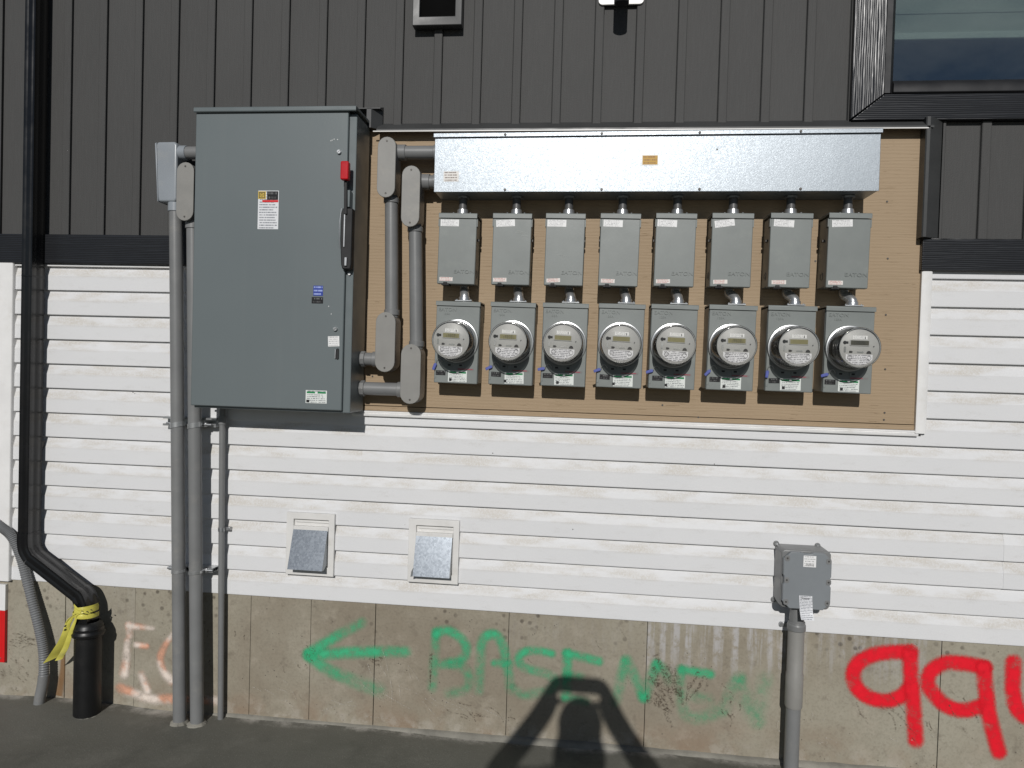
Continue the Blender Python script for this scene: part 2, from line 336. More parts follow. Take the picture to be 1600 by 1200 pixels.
# ------------------------------------------------------------------ mesh helpers
class MB:
    def __init__(s): s.v = []; s.f = []; s.uv = {}; s.dens = {}
    def add(s, vs, fs):
        k = len(s.v); s.v += [tuple(a) for a in vs]; s.f += [tuple(i+k for i in f) for f in fs]; return s
    def box(s, x0, x1, y0, y1, z0, z1):
        return s.add([(x0, y0, z0), (x1, y0, z0), (x1, y1, z0), (x0, y1, z0), (x0, y0, z1), (x1, y0, z1), (x1, y1, z1), (x0, y1, z1)],
                     [(0, 3, 2, 1), (4, 5, 6, 7), (0, 1, 5, 4), (1, 2, 6, 5), (2, 3, 7, 6), (3, 0, 4, 7)])
    def prism(s, poly, a0, a1, axis='y'):
        """polygon (2-d) swept from a0 to a1 along an axis. axis y: poly is (x,z); x: (y,z); z: (x,y)"""
        def P(p, a): return {'y': (p[0], a, p[1]), 'x': (a, p[0], p[1]), 'z': (p[0], p[1], a)}[axis]
        n = len(poly); vs = [P(p, a0) for p in poly] + [P(p, a1) for p in poly]
        fs = [tuple(range(n)), tuple(range(2*n-1, n-1, -1))] + [(i, i+n, (i+1) % n + n, (i+1) % n) for i in range(n)]
        return s.add(vs, fs)
    def tube(s, pts, r, seg=14, cap=True):
        pts = [Vector(p) for p in pts]; n = len(pts); rr = r if isinstance(r, (list, tuple)) else [r]*n
        base = len(s.v); up = None; rings = []
        for i, p in enumerate(pts):
            d = (pts[min(i+1, n-1)] - pts[max(i-1, 0)]).normalized()
            if up is None:
                up = Vector((0, 0, 1)) if abs(d.z) < .9 else Vector((0, 1, 0))
            side = d.cross(up).normalized(); up = side.cross(d).normalized()
            rings.append([p + rr[i]*(math.cos(2*math.pi*k/seg)*side + math.sin(2*math.pi*k/seg)*up) for k in range(seg)])
        vs = [q for rg in rings for q in rg]; fs = []
        for i in range(n-1):
            for k in range(seg):
                a = i*seg+k; b = i*seg+(k+1) % seg; fs.append((a, b, b+seg, a+seg))
        if cap: fs += [tuple(range(seg-1, -1, -1)), tuple(range((n-1)*seg, n*seg))]
        return s.add(vs, fs)
    def lathe(s, prof, c=(0, 0, 0), axis='y', seg=40, cap=True):
        """prof: (radius, offset along axis)"""
        vs = []; fs = []; n = len(prof)
        for r, a in prof:
            for k in range(seg):
                u, w_ = r*math.cos(2*math.pi*k/seg), r*math.sin(2*math.pi*k/seg)
                q = {'y': (u, a, w_), 'z': (u, w_, a), 'x': (a, u, w_)}[axis]
                vs.append((c[0]+q[0], c[1]+q[1], c[2]+q[2]))
        for i in range(n-1):
            for k in range(seg):
                a = i*seg+k; b = i*seg+(k+1) % seg; fs.append((a, b, b+seg, a+seg))
        if cap: fs += [tuple(range(seg-1, -1, -1)), tuple(range((n-1)*seg, n*seg))]
        return s.add(vs, fs)
    def build(s, name, mat, parent=None, bevel=0.0, smooth=35, origin=None, seg=2):
        me = bpy.data.meshes.new(name)
        off = Vector((0, 0, 0))
        if parent is not None:
            p = parent
            while p is not None: off += p.location; p = p.parent
        loc = Vector((0, 0, 0))
        if origin is not None: loc = Vector(origin) - off
        me.from_pydata([tuple(Vector(v) - off - loc) for v in s.v], [], s.f)
        bm = bmesh.new(); bm.from_mesh(me); bmesh.ops.recalc_face_normals(bm, faces=bm.faces); bm.to_mesh(me); bm.free()
        me.materials.append(MAT[mat] if isinstance(mat, str) else mat)
        me.polygons.foreach_set('use_smooth', [True]*len(me.polygons)); me.set_sharp_from_angle(angle=math.radians(smooth))
        o = bpy.data.objects.new(name, me); C.objects.link(o); o.location = loc
        if parent is not None: o.parent = parent
        if bevel:
            b = o.modifiers.new('bevel', 'BEVEL'); b.width = bevel; b.segments = seg; b.limit_method = 'ANGLE'; b.angle_limit = math.radians(40)
            b.harden_normals = False
        return o

def tag(o, label=None, cat=None, group=None, kind=None):
    if label: o['label'] = label
    if cat: o['category'] = cat
    if group: o['group'] = group
    if kind: o['kind'] = kind
    return o
def thing(name, loc, label, cat, group=None):
    e = bpy.data.objects.new(name, None); C.objects.link(e); e.location = loc; e.empty_display_size = .05
    return tag(e, label, cat, group)
def copy_tree(o, parent=None):
    c = o.copy(); C.objects.link(c); c.parent = parent
    for ch in [q for q in bpy.data.objects if q.parent == o]: copy_tree(ch, c)
    return c
def oval(cx, cz, w_, h, n=10):
    """stadium outline, round top and bottom"""
    r = w_/2; p = []
    for k in range(n+1):
        a = math.pi*k/n; p.append((cx+r*math.cos(a), cz+h/2-r+r*math.sin(a)))
    for k in range(n+1):
        a = math.pi+math.pi*k/n; p.append((cx+r*math.cos(a), cz-h/2+r+r*math.sin(a)))
    return p
def rrect(x0, x1, z0, z1, r, n=4):
    p = []
    for cx, cz, a0 in ((x1-r, z1-r, 0), (x0+r, z1-r, 90), (x0+r, z0+r, 180), (x1-r, z0+r, 270)):
        for k in range(n+1):
            a = math.radians(a0+90*k/n); p.append((cx+r*math.cos(a), cz+r*math.sin(a)))
    return p
def crom(pts, step=6):
    """Catmull-Rom resample"""
    P = [Vector(p) for p in pts]; out = []
    for i in range(len(P)-1):
        a = P[max(i-1, 0)]; b = P[i]; c = P[i+1]; d = P[min(i+2, len(P)-1)]
        for k in range(step):
            t = k/step
            out.append(.5*((2*b) + (c-a)*t + (2*a-5*b+4*c-d)*t*t + (3*b-a-3*c+d)*t**3))
    out.append(P[-1]); return out
def text_mesh(body, size):
    cu = bpy.data.curves.new('txt', 'FONT'); cu.body = body; cu.size = size; cu.align_x = 'CENTER'; cu.align_y = 'CENTER'; cu.resolution_u = 3
    ob = bpy.data.objects.new('txt', cu); C.objects.link(ob)
    bpy.context.view_layer.update()
    me = bpy.data.meshes.new_from_object(ob.evaluated_get(bpy.context.evaluated_depsgraph_get()))
    vs = [v.co.copy() for v in me.vertices]; fs = [tuple(p.vertices) for p in me.polygons]
    bpy.data.objects.remove(ob); bpy.data.curves.remove(cu); bpy.data.meshes.remove(me)
    return vs, fs
def lettering(name, body, size, c, mat, parent, depth=.0006, sx=1.0, flip=1):
    """flat or slightly raised lettering facing the street, centred on c"""
    vs, fs = text_mesh(body, size); m = MB()
    m.add([(c[0]+v.x*sx*flip, c[1], c[2]+v.y*flip) for v in vs], fs)
    if depth:
        bmv = bmesh.new(); idx = [bmv.verts.new(v) for v in m.v]
        for f in m.f:
            try: bmv.faces.new([idx[i] for i in f])
            except ValueError: pass
        r = bmesh.ops.extrude_face_region(bmv, geom=bmv.faces[:]); 
        bmesh.ops.translate(bmv, vec=(0, -depth, 0), verts=[e for e in r['geom'] if isinstance(e, bmesh.types.BMVert)])
        bmv.verts.index_update(); m.v = [tuple(v.co) for v in bmv.verts]; m.f = [tuple(v.index for v in f.verts) for f in bmv.faces]; bmv.free()
    return m.build(name, mat, parent)
def sticker(name, mat, x0, x1, z0, z1, y, parent, rot=0.0, th=.0006):
    cx, cz = (x0+x1)/2, (z0+z1)/2
    m = MB().box(x0, x1, y-th, y, z0, z1)
    o = m.build(name, mat, parent, origin=(cx, y, cz)); o.rotation_euler = (0, rot, 0); return o

H0 = CAMH
EXP = 0.1143
def zline(n): return H0 + 0.304975 - n*EXP
SEAM0, SEAM = -2.40414, 0.1737034
def seam(i): return SEAM0 + SEAM*i

# ------------------------------------------------------------------ setting: ground
def make_ground():
    xs = [-400, -120, -40, -15, -8] + [-5 + .1*i for i in range(101)] + [8, 15, 40, 120, 400]
    ys = [-400, -120, -40, -15, -8] + [-5 + .1*i for i in range(40)] + [-1.0+.04*i for i in range(29)] + [.5, 4, 12, 40, 120, 400]
    def hz(x, y):
        if abs(x) > 5.05 or y < -5.05 or y > .13: return 0
        n = mnoise.noise((x*1.3, y*1.3, 0))*.010 + mnoise.noise((x*6, y*6, 3))*.004
        n += .018*math.exp(-((x+2.35)**2)/.12)*math.exp(-((y+.05)**2)/.03)
        return n
    vs = [(x, y, hz(x, y)) for y in ys for x in xs]; nx = len(xs)
    fs = [(j*nx+i, j*nx+i+1, (j+1)*nx+i+1, (j+1)*nx+i) for j in range(len(ys)-1) for i in range(nx-1)]
    o = MB().add(vs, fs).build('ground', 'ground'); tag(o, kind='structure')
make_ground()

# ------------------------------------------------------------------ the building
bld = thing('apartment_building', (0, 0, 0), 'dark board sided and white lap sided apartment building on a concrete foundation', 'building')
XL, XR = -2.80, 3.2
def make_foundation():
    zt = zline(12) + .02
    f = MB().box(XL+.02, XR, .030, 4.0, -.3, zt+.02).build('foundation', 'concrete', bld)
    cuts = [XL+.02] + [pt(px, 1040)[0] for px in (99, 208, 389, 483, 584, 793, 1010, 1240, 1472)] + [1.95, 2.45, XR]
    dy = [.007, .0085, .007, .008, .0070, .0085, .0075, .0068, .0082, .0072, .0080, .007]
    for i in range(len(cuts)-1):
        g = .0012 if i not in (2, 3) else .0006
        p = MB().box(cuts[i]+g, cuts[i+1]-g, dy[i], .030, -.05, zt).build('concrete_panel', 'concrete', f, bevel=.0015)
        p['streak'] = 1.0 if i == 7 else (.55 if i == 8 else (.12 if i in (1, 6) else 0.0))
    n = 150; vs = []; x0, x1 = -1.75, 1.55
    for k in range(n+1):
        x = x0+(x1-x0)*k/n; e = min(1, k/6, (n-k)/6)
        a = (.5+.5*mnoise.noise((x*3.1, 1.7, 0)))*.6+(.5+.5*mnoise.noise((x*17, 4.2, 0)))*.4
        big = max(0, min(1, .30+.9*(x+.6)))
        dd = e*(.006+a*.030*(.35+.65*big)); hh = -.012+e*(.014+a*.020*(.4+.6*big)); j = mnoise.noise((x*40, 0, 2))*.003
        vs += [(x, .012, -.03), (x, .012, hh+.006), (x, .004-dd*.55+j, hh+.003+j*.5), (x, .004-dd+j, hh-.004), (x, .004-dd-.010, -.03)]
    fs = [(k*5+i, k*5+i+1, k*5+i+6, k*5+i+5) for k in range(n) for i in range(4)]
    MB().add(vs, fs).build('mortar_lip', 'lip_concrete', f, smooth=50)
    return f
FOUND = make_foundation()

def plank_poly(h=None):
    E = EXP
    p = [(.0136, 0), (.0, 0.0), (-.0005, .004), (0, .0655), (.0010, .0685), (.0128, .1035), (.0140, .1065), (.0140, E+.003), (.0165, E+.003), (.0165, 0)]
    if h: p = [(.0136, 0), (.0, 0.0), (-.0006, .004), (0, h), (.0165, h), (.0165, 0)]
    return p
def make_white_siding():
    s = MB().box(XL+.02, XR, .022, .029, zline(12)+.025, 2.2).build('white_siding_wall', 'interior_dark', bld)
    def plank(n, spans):
        """spans: (x0, x1, height or None, y shift)"""
        z = zline(n); m = MB()
        for x0, x1, h, dy in spans:
            k = max(2, int((x1-x0)/.35)); poly = plank_poly(h)
            nx = [x0 + (x1-x0)*i/k for i in range(k+1)]
            vs = []; fs = []; L = len(poly)
            for j, x in enumerate(nx):
                wob = mnoise.noise((x*.9, n*3.1, 0))*.0009; wy = mnoise.noise((x*.8, n*2.3, 5))*.0018
                vs += [(x, p[0]+dy+wy, z+p[1]+(wob if p[1] < .05 else 0)) for p in poly]
            for j in range(k):
                for i in range(L):
                    a = j*L+i; b = j*L+(i+1) % L; fs.append((a, b, b+L, a+L))
            fs += [tuple(range(L)), tuple(range(k*L+L-1, k*L-1, -1))]
            m.add(vs, fs)
        return m.build('siding_plank', 'white_vinyl', s, smooth=6, origin=((spans[0][0]), 0, z))
    xl = -2.69; jr = 1.372
    for n in range(-1, 13):
        if n == -1: plank(n, [(jr, XR, .03, 0)])
        elif n <= 4:
            plank(n, [(xl, -1.03, None, 0)]); plank(n, [(jr, XR, None, 0)])
        elif n == 5: plank(n, [(xl, -1.03, None, 0), (-1.03, jr, .038, 0), (jr, XR, None, 0)])
        else:
            jx = {7: pt(565, 720)[0], 8: pt(564, 760)[0], 9: pt(1569, 850)[0], 10: pt(1568, 895)[0]}.get(n)
            if jx is None: plank(n, [(xl, XR, None, 0)])
            else:
                plank(n, [(xl, jx, None, 0)]); plank(n, [(jx-.0006, XR, None, -.0016)])
    # corner post, J trims round the meter board
    MB().prism(rrect(XL, -2.675, -.018, .02, .006, 3), zline(12)-.004, 2.058, 'z').build('corner_post', 'white_trim', s)
    t = MB().prism([(1.345, -.013), (1.352, -.016), (1.380, -.016), (1.386, -.012), (1.386, .012), (1.345, .012)], 1.416, 2.079, 'z')
    t.build('vertical_trim', 'white_trim', s)
    z0 = 1.404
    t = MB().prism([(.010, z0), (-.014, z0), (-.016, z0+.004), (-.016, z0+.010), (-.006, z0+.0115), (-.006, z0+.014), (-.010, z0+.016), (-.010, z0+.022), (.004, z0+.024), (.010, z0+.024)], -1.03, 1.356, 'x')
    t.build('sill_trim', 'white_trim', s)
    MB().box(-2.675, -1.03, -.006, .012, 2.046, 2.0565).build('top_trim', 'white_trim', s, bevel=.002)
    # nail holes and dark chips
    for px, py in ((895, 827), (1116, 725), (1043, 1), (208, 613), (770, 708)):
        if py < 10: continue
        x, z = pt(px, py); MB().lathe([(.0022, -.0018), (.0022, .0)], (x, 0, z), seg=8).build('nail_head', 'dark_screw', s)
make_white_siding()

BAND_L, BAND_R = (2.0580, 2.1915), (2.0800, 2.2100)
def make_dark_siding():
    s = MB().box(XL+.02, 1.05, .022, .029, 2.2, 4.2).build('dark_siding_wall', 'interior_dark', bld)
    def panel(i, z0, z1, x0=None, x1=None):
        a, b = seam(i-1), seam(i); wb = .0385
        prof = [(a+.0005, .014), (a+.0005, .003), (b-wb-.002, .003), (b-wb, .001), (b-wb+.0015, -.0085), (b-wb+.004, -.0105), (b-.004, -.0105), (b-.001, -.0085), (b-.001, .014)]
        if x0 is not None: prof = [(max(x, x0), y) for x, y in prof]
        if x1 is not None: prof = [(min(x, x1), y) for x, y in prof]
        MB().prism(prof, z0, z1, 'z').build('siding_board', 'dark_vinyl', s, smooth=25)
    for i in range(-2, 20):
        a, b = seam(i-1), seam(i)
        if b < -.92: panel(i, BAND_L[1]-.004, 4.2)
        else: panel(i, 2.678, 4.2)
    panel(20, 2.678, 4.2, None, 1.0365)
    for i in range(22, 32): panel(i, BAND_R[1]-.004, 2.684, 1.405 if i == 22 else None, XR)
    MB().box(1.05, XR, .022, .029, 2.2, 2.75).build('wall_sheathing', 'interior_dark', s)
    # horizontal band boards, black wood grain
    MB().box(XL, -1.03, -.022, .02, *BAND_L).build('band_board', 'grain_h', bld, bevel=.003)
    MB().box(1.338, XR, -.024, .02, *BAND_R).build('band_board', 'grain_h', bld, bevel=.003)
    # flashing round the meter board
    fl = MB().prism([(.012, 2.694), (-.002, 2.694), (-.006, 2.690), (-.047, 2.658), (-.050, 2.654), (-.050, 2.6475), (-.046, 2.6475), (-.046, 2.652), (.012, 2.676)], -.940, 1.352, 'x').build('drip_flashing', 'dark_flashing', bld)
    MB().box(-.955, 1.331, -.0515, -.0465, 2.6425, 2.6472).build('hem', 'hem_white', fl, bevel=.0008)
    MB().prism([(1.322, .012), (1.322, -.046), (1.326, -.050), (1.338, -.050), (1.342, -.046), (1.398, -.014), (1.402, -.008), (1.402, .012)], 2.2105, 2.6905, 'z').build('side_flashing', 'dark_flashing', bld)
    MB().prism([(-.985, .01), (-.985, -.05), (-.965, -.05), (-.925, -.012), (-.925, .01)], 2.662, 2.745, 'z').build('side_flashing', 'dark_flashing', bld)
    MB().prism([(.01, 2.765), (-.002, 2.765), (-.050, 2.747), (-.05, 2.743), (.01, 2.7455)], -1.30, -.925, 'x').build('drip_flashing', 'dark_flashing', bld)
make_dark_siding()

def make_window():
    wx0, wz0 = 1.165, 2.7985
    w_ = thing('window', (1.9, 0, wz0), None, None); w_.parent = bld
    fr = MB()
    fr.prism([(wx0, -.012), (wx0+.004, -.016), (wx0+.026, -.016), (wx0+.040, -.004), (wx0+.040, .05), (wx0, .05)], wz0, 3.9, 'z').build('frame', 'window_frame', w_)
    MB().prism([(.05, wz0), (-.012, wz0), (-.016, wz0+.004), (-.016, wz0+.034), (-.004, wz0+.053), (.05, wz0+.053)], wx0+.0402, 2.7, 'x').build('frame', 'window_frame', w_)
    MB().box(2.66, 2.70, -.016, .05, wz0+.0532, 3.9).build('frame', 'window_frame', w_, bevel=.002)
    MB().box(wx0+.0402, 2.66, -.016, .05, 3.86, 3.9).build('frame', 'window_frame', w_, bevel=.002)
    MB().box(wx0+.036, 2.664, .006, .012, wz0+.048, 3.864).build('pane', 'window_glass', w_)
    # room and roller blind behind the glass
    m = MB(); x0, x1, z0, z1 = wx0-.3, 2.9, wz0-.4, 4.2
    m.add([(x0, .05, z0), (x1, .05, z0), (x1, 2.5, z0), (x0, 2.5, z0), (x0, .05, z1), (x1, .05, z1), (x1, 2.5, z1), (x0, 2.5, z1)],
          [(0, 1, 2, 3), (4, 7, 6, 5), (3, 2, 6, 7), (0, 3, 7, 4), (1, 5, 6, 2)]).build('room', 'interior_dark', w_)
    MB().box(wx0+.045, 2.655, .062, .064, 3.075, 3.9).build('blind', 'blind', w_)
    MB().box(wx0+.045, 2.655, .056, .070, 3.045, 3.074).build('blind_rail', 'blind_rail', w_, bevel=.003)
    MB().box(wx0+.045, 2.655, .058, .066, 3.150, 3.166).build('blind_rail', 'blind', w_, bevel=.002)
    # wood grain casing, mitred at the corner
    a, b = 1.0375, wx0-.0015; za, zb = 2.6855, wz0-.009
    MB().prism([(a, za+.004), (b, zb), (b, 4.0), (a, 4.0)], -.030, .02, 'y').build('window_casing', 'grain_v', bld, bevel=.0025)
    MB().prism([(a+.004, za), (2.85, za), (2.85, zb-.001), (b+.003, zb-.001)], -.030, .02, 'y').build('window_casing', 'grain_h', bld, bevel=.0025)
make_window()

# vent hood and lamp at the top edge
def make_top_fixtures():
    x0, z0 = pt(644, 40, .05); x1, _ = pt(721, 38, .05)
    v = thing('wall_vent', ((x0+x1)/2, 0, z0), 'black framed wall vent on the dark siding, cut by the top edge', 'vent')
    z1 = z0+.27; ix0, ix1, iz0, iz1 = x0+.030, x1-.030, z0+.040, z1-.035
    def side(p): return p
    d = .05; di = .030
    m = MB()
    O = [(x0, z0), (x1, z0), (x1, z1), (x0, z1)]; I = [(ix0, iz0), (ix1, iz0), (ix1, iz1), (ix0, iz1)]
    vs = [(a, -.011, b) for a, b in O] + [(a, -d, b) for a, b in O] + [(a, -d+.004, b) for a, b in I] + [(a, -.006, b) for a, b in I]
    fs = []
    for k in range(4):
        j = (k+1) % 4
        fs += [(k, j, 4+j, 4+k), (4+k, 4+j, 8+j, 8+k), (8+k, 8+j, 12+j, 12+k)]
    m.add(vs, fs).build('frame', 'dark_flashing', v, bevel=.003)
    MB().prism([(-.0115, iz0+.0005), (-.0140, iz0+.0005), (-.0455, iz1-.0005), (-.0430, iz1-.0005)], ix0+.0005, ix1-.0005, 'x').build('recess', 'matte_black', v)  # matte black sheet, its colour standing in for the shade inside the opening
    # lamp
    x0, z0 = pt(935, 8, .018); x1, _ = pt(1006, 8, .018); cx = (x0+x1)/2; z1 = z0+.19
    l = thing('wall_lamp', (cx, 0, z0), 'dark cylinder lamp on a white plate at the top edge of the picture', 'lamp')
    MB().prism(rrect(x0, x1, z0, z1, .018, 6), -.020, -.0105, 'y').build('back_plate', 'hem_white', l, bevel=.002)
    cz = pt(970, 7, .115)[1]
    MB().lathe([(.022, 0), (.029, .004), (.030, .14), (.024, .15)], (cx, -.115, cz), 'z', 24).build('lamp_body', 'black_plastic', l)
    MB().box(cx-.011, cx+.011, -.09, -.019, z0+.030, z0+.055).build('bracket', 'dark_flashing', l, bevel=.003)
    for dx in (-.02, .02): MB().lathe([(.005, -.026), (.005, -.0195)], (cx+dx, 0, z0+.028), seg=10).build('screw', 'black_plastic', l)
make_top_fixtures()

# ------------------------------------------------------------------ sprayed marks on the foundation
def ribbon(pts, w_, y, dens=None, step=6, ext=.0):
    """flat stroke on the wall: pts are (x, z); returns MB with uv + density"""
    P = [Vector((a, 0, b)) for a, b in pts]; Q = crom(P, step) if len(P) > 2 else [P[0].lerp(P[-1], k/8) for k in range(9)]
    n = len(Q); ww = w_ if isinstance(w_, (list, tuple)) else [w_]*2
    dd = dens or [1, 1]
    def at(seq, t):
        f = t*(len(seq)-1); i = min(int(f), len(seq)-2); return seq[i]+(seq[i+1]-seq[i])*(f-i)
    d0 = (Q[1]-Q[0]).normalized(); d1 = (Q[-1]-Q[-2]).normalized()
    Q = [Q[0]-d0*at(ww, 0)*.75] + Q + [Q[-1]+d1*at(ww, 1)*.75]
    vs = []; uv = []; de = []
    for i, q in enumerate(Q):
        d = (Q[min(i+1, len(Q)-1)]-Q[max(i-1, 0)]).normalized(); nn = Vector((-d.z, 0, d.x))
        t = max(0, min(1, (i-1)/(n-1))); hw = at(ww, t)/2*1.5
        endf = 0.0 if i in (0, len(Q)-1) else 1.0
        for sgn in (-1, 0, 1):
            vs.append((q.x+nn.x*hw*sgn, y-.0004*t, q.z+nn.z*hw*sgn)); uv.append((1.0-endf, sgn)); de.append(at(dd, t))
    fs = []
    for i in range(len(Q)-1):
        for k in range(2): a = i*3+k; fs.append((a, a+1, a+4, a+3))
    return vs, fs, uv, de
def strokes(name, mat, lst, parent, label=None, y0=.0062):
    V = []; F = []; U = []; Dn = []
    for k, (pts, wpx, dens) in enumerate(lst):
        kw = 1.14 if mat == 'spray_red' else (1.36 if mat.startswith('spray') else 1.0); wp = [a*.00277*kw for a in wpx] if isinstance(wpx, (list, tuple)) else wpx*.00277*kw
        vs, fs, uv, de = ribbon([pt(*p) for p in pts], wp, y0-.00055*(k % 6), dens)
        b = len(V); de = [q*(.86 if mat == 'spray_green' else 1.0) for q in de]; V += vs; F += [tuple(i+b for i in f) for f in fs]; U += uv; Dn += de
    me = bpy.data.meshes.new(name); me.from_pydata(V, [], F)
    ul = me.uv_layers.new(name='UVMap')
    for lp in me.loops: ul.data[lp.index].uv = U[lp.vertex_index]
    at = me.attributes.new('dens', 'FLOAT', 'POINT')
    for i, v in enumerate(Dn): at.data[i].value = v
    me.materials.append(MAT[mat]); o = bpy.data.objects.new(name, me); C.objects.link(o); o.parent = parent
    if label: o['label'] = label
    return o
def make_graffiti():
    G = 'spray_green'
    strokes('sprayed_arrow', G, [([(482, 1024), (560, 1020), (634, 1019)], [15, 13], [1, 1, .75]),
                                 ([(482, 1022), (520, 998), (566, 973)], [14, 12], [1, .9, .6]),
                                 ([(482, 1027), (510, 1046), (550, 1064), (592, 1079)], [14, 18], [.9, .7, .45])], FOUND, 'green sprayed arrow pointing left')
    L = [('B', [([(681, 987), (678, 1030), (675, 1076)], [11, 12], [.75, .6, .5]), ([(682, 992), (694, 986), (712, 992), (727, 1008), (725, 1027), (705, 1037), (686, 1038)], 12, [1, .9, .75, .7]),
                ([(705, 1037), (723, 1044), (733, 1060), (727, 1078), (700, 1084)], 13, [.8, .55, .4])]),
         ('A', [([(748, 1080), (750, 1040), (753, 1005), (763, 993), (776, 994), (786, 1012), (792, 1040), (797, 1078)], 12, [.5, .7, 1, .9, .75, .5]), ([(773, 1037), (796, 1038)], 10, [.8, .8])]),
         ('S', [([(862, 1022), (834, 1017), (815, 1022), (810, 1035), (824, 1046), (852, 1053), (868, 1064), (858, 1079), (822, 1086), (803, 1079)], [10, 13], [.9, .95, .7, .5, .5])]),
         ('E', [([(886, 1021), (886, 1055), (884, 1091)], 12, [.95, .8, .7]), ([(886, 1022), (912, 1028), (936, 1034)], 11, [1, .85]), ([(886, 1055), (908, 1058)], 11, [.7, .6]), ([(884, 1091), (915, 1097)], 11, [.7, .5])]),
         ('M', [([(962, 1098), (971, 1062), (978, 1034)], 13, [.4, .65, .9]), ([(980, 1033), (990, 1056), (1006, 1090)], 13, [.7, .6, .9]), ([(1006, 1090), (1017, 1062), (1026, 1040)], 13, [.8, .6, .85]), ([(1026, 1038), (1038, 1048), (1046, 1066)], 12, [.8, .4])]),
         ('E', [([(1066, 1047), (1110, 1054)], 11, [.9, .9]), ([(1064, 1047), (1064, 1085), (1072, 1118), (1096, 1122), (1122, 1112)], [11, 17], [.7, .45, .55, .5]), ([(1068, 1085), (1108, 1094)], 14, [.4, .35])]),
         ('N', [([(1132, 1112), (1142, 1080), (1155, 1062)], 14, [.4, .6]), ([(1155, 1062), (1166, 1100), (1182, 1128)], 18, [.45, .4]), ([(1184, 1126), (1190, 1090), (1196, 1062)], 18, [.4, .35])])]
    for ch, st in L: strokes('sprayed_letter', G, st, FOUND, 'green sprayed letter '+ch)
    O = 'spray_orange'
    strokes('sprayed_letter', O, [([(200, 977), (201, 994)], 9, [1, .8]), ([(198, 1003), (196, 1030), (193, 1054)], [9, 13], [.9, 1]), ([(200, 979), (218, 980), (238, 982)], [10, 6], [1, .8]), ([(211, 1008), (228, 1010)], 8, [.95, 1])], FOUND, 'pale orange sprayed letter F')
    strokes('sprayed_letter', O, [([(268, 992), (256, 1010), (249, 1030), (254, 1050), (266, 1063)], [7, 13], [.8, .9, 1])], FOUND, 'pale orange sprayed letter C')
    strokes('sprayed_line', O, [([(187, 1076), (210, 1085), (236, 1093), (268, 1093), (300, 1094), (342, 1096)], [13, 12], [.9, 1, .9, .7]), ([(220, 1056), (229, 1080)], 11, [.8, 1])], FOUND, 'pale orange sprayed underline')
    R = 'spray_red'
    strokes('sprayed_digit', R, [([(1424, 1020), (1400, 1020), (1370, 1023), (1343, 1036), (1334, 1056), (1341, 1077), (1360, 1091), (1387, 1096), (1410, 1088), (1423, 1074)], 18, [1, 1]), ([(1423, 1020), (1425, 1060), (1428, 1100), (1432, 1158)], 18, [1, 1, .95])], FOUND, 'red sprayed nine beside the conduit')
    strokes('sprayed_digit', R, [([(1540, 1044), (1510, 1038), (1478, 1037), (1456, 1050), (1451, 1069), (1463, 1089), (1482, 1105), (1508, 1111), (1536, 1104)], 18, [1, 1]), ([(1538, 1044), (1542, 1080), (1547, 1120), (1562, 1176)], 18, [1, 1, .95])], FOUND, 'red sprayed nine nearer the right edge')
    strokes('sprayed_digit', R, [([(1585, 1036), (1584, 1078), (1590, 1106), (1604, 1121), (1630, 1124), (1660, 1122)], 18, [1, 1]), ([(1650, 1040), (1654, 1100), (1660, 1180)], 18, [1, 1])], FOUND, 'red sprayed digit cut by the right edge')
    rnd = random.Random(3)
    def scr(cx, cy, n, sx, sy, ang, l0, l1, w_):
        out = []
        for _ in range(n):
            a = math.radians(ang + rnd.uniform(-24, 24)); l = rnd.uniform(l0, l1); x = cx+rnd.gauss(0, sx); y = cy+rnd.gauss(0, sy)
            x = min(max(x, -5), 1640); y = min(max(y, 990), 1165)
            dx, dy = math.cos(a)*l/2, math.sin(a)*l/2
            out.append(([(x-dx, y-dy), (x+rnd.uniform(-2, 2), y+rnd.uniform(-2, 2)), (x+dx, y+dy)], [w_*rnd.uniform(.6, 1.2), w_*.5], [1, 1]))
        return out
    dk = scr(1042, 1078, 12, 10, 14, 52, 14, 46, 9) + scr(1095, 1080, 6, 14, 14, 120, 14, 40, 4.5) + scr(1140, 1105, 10, 7, 14, 70, 6, 16, 3) + scr(745, 1115, 9, 22, 7, 30, 8, 30, 2.6) + scr(1395, 1130, 10, 30, 18, 45, 10, 36, 2.6)
    dk += scr(40, 1000, 26, 18, 6, 8, 6, 18, 2.2) + scr(25, 1050, 22, 18, 16, 60, 3, 9, 2.0) + scr(1500, 1120, 8, 50, 20, 60, 8, 24, 2.4) + scr(430, 1030, 10, 60, 30, 75, 4, 10, 1.8) + scr(900, 1040, 8, 120, 40, 60, 5, 16, 1.8) + scr(672, 1045, 2, 4, 10, 75, 40, 60, 3)
    dk += scr(485, 1025, 8, 4, 6, 50, 4, 12, 2.4) + scr(585, 1030, 8, 7, 6, 20, 5, 12, 3)
    a = strokes('scuff_marks', 'scuff_dark', dk, FOUND, 'dark scuffs and gouges', y0=.0040); a['kind'] = 'stuff'
    lt = scr(610, 1060, 10, 16, 22, 62, 14, 44, 1.8) + scr(700, 1100, 12, 50, 12, 28, 14, 50, 1.6) + scr(450, 1070, 10, 25, 18, 45, 10, 30, 1.4) + scr(520, 1104, 2, 14, 2, 4, 40, 55, 2.2) + scr(1340, 1150, 6, 60, 8, 15, 8, 22, 2) + scr(1260, 1110, 8, 40, 30, 110, 8, 20, 1.4) + scr(200, 1040, 6, 60, 30, 60, 4, 10, 1.6)
    b = strokes('scratch_marks', 'scuff_light', lt, FOUND, 'pale scratches', y0=.0030); b['kind'] = 'stuff'
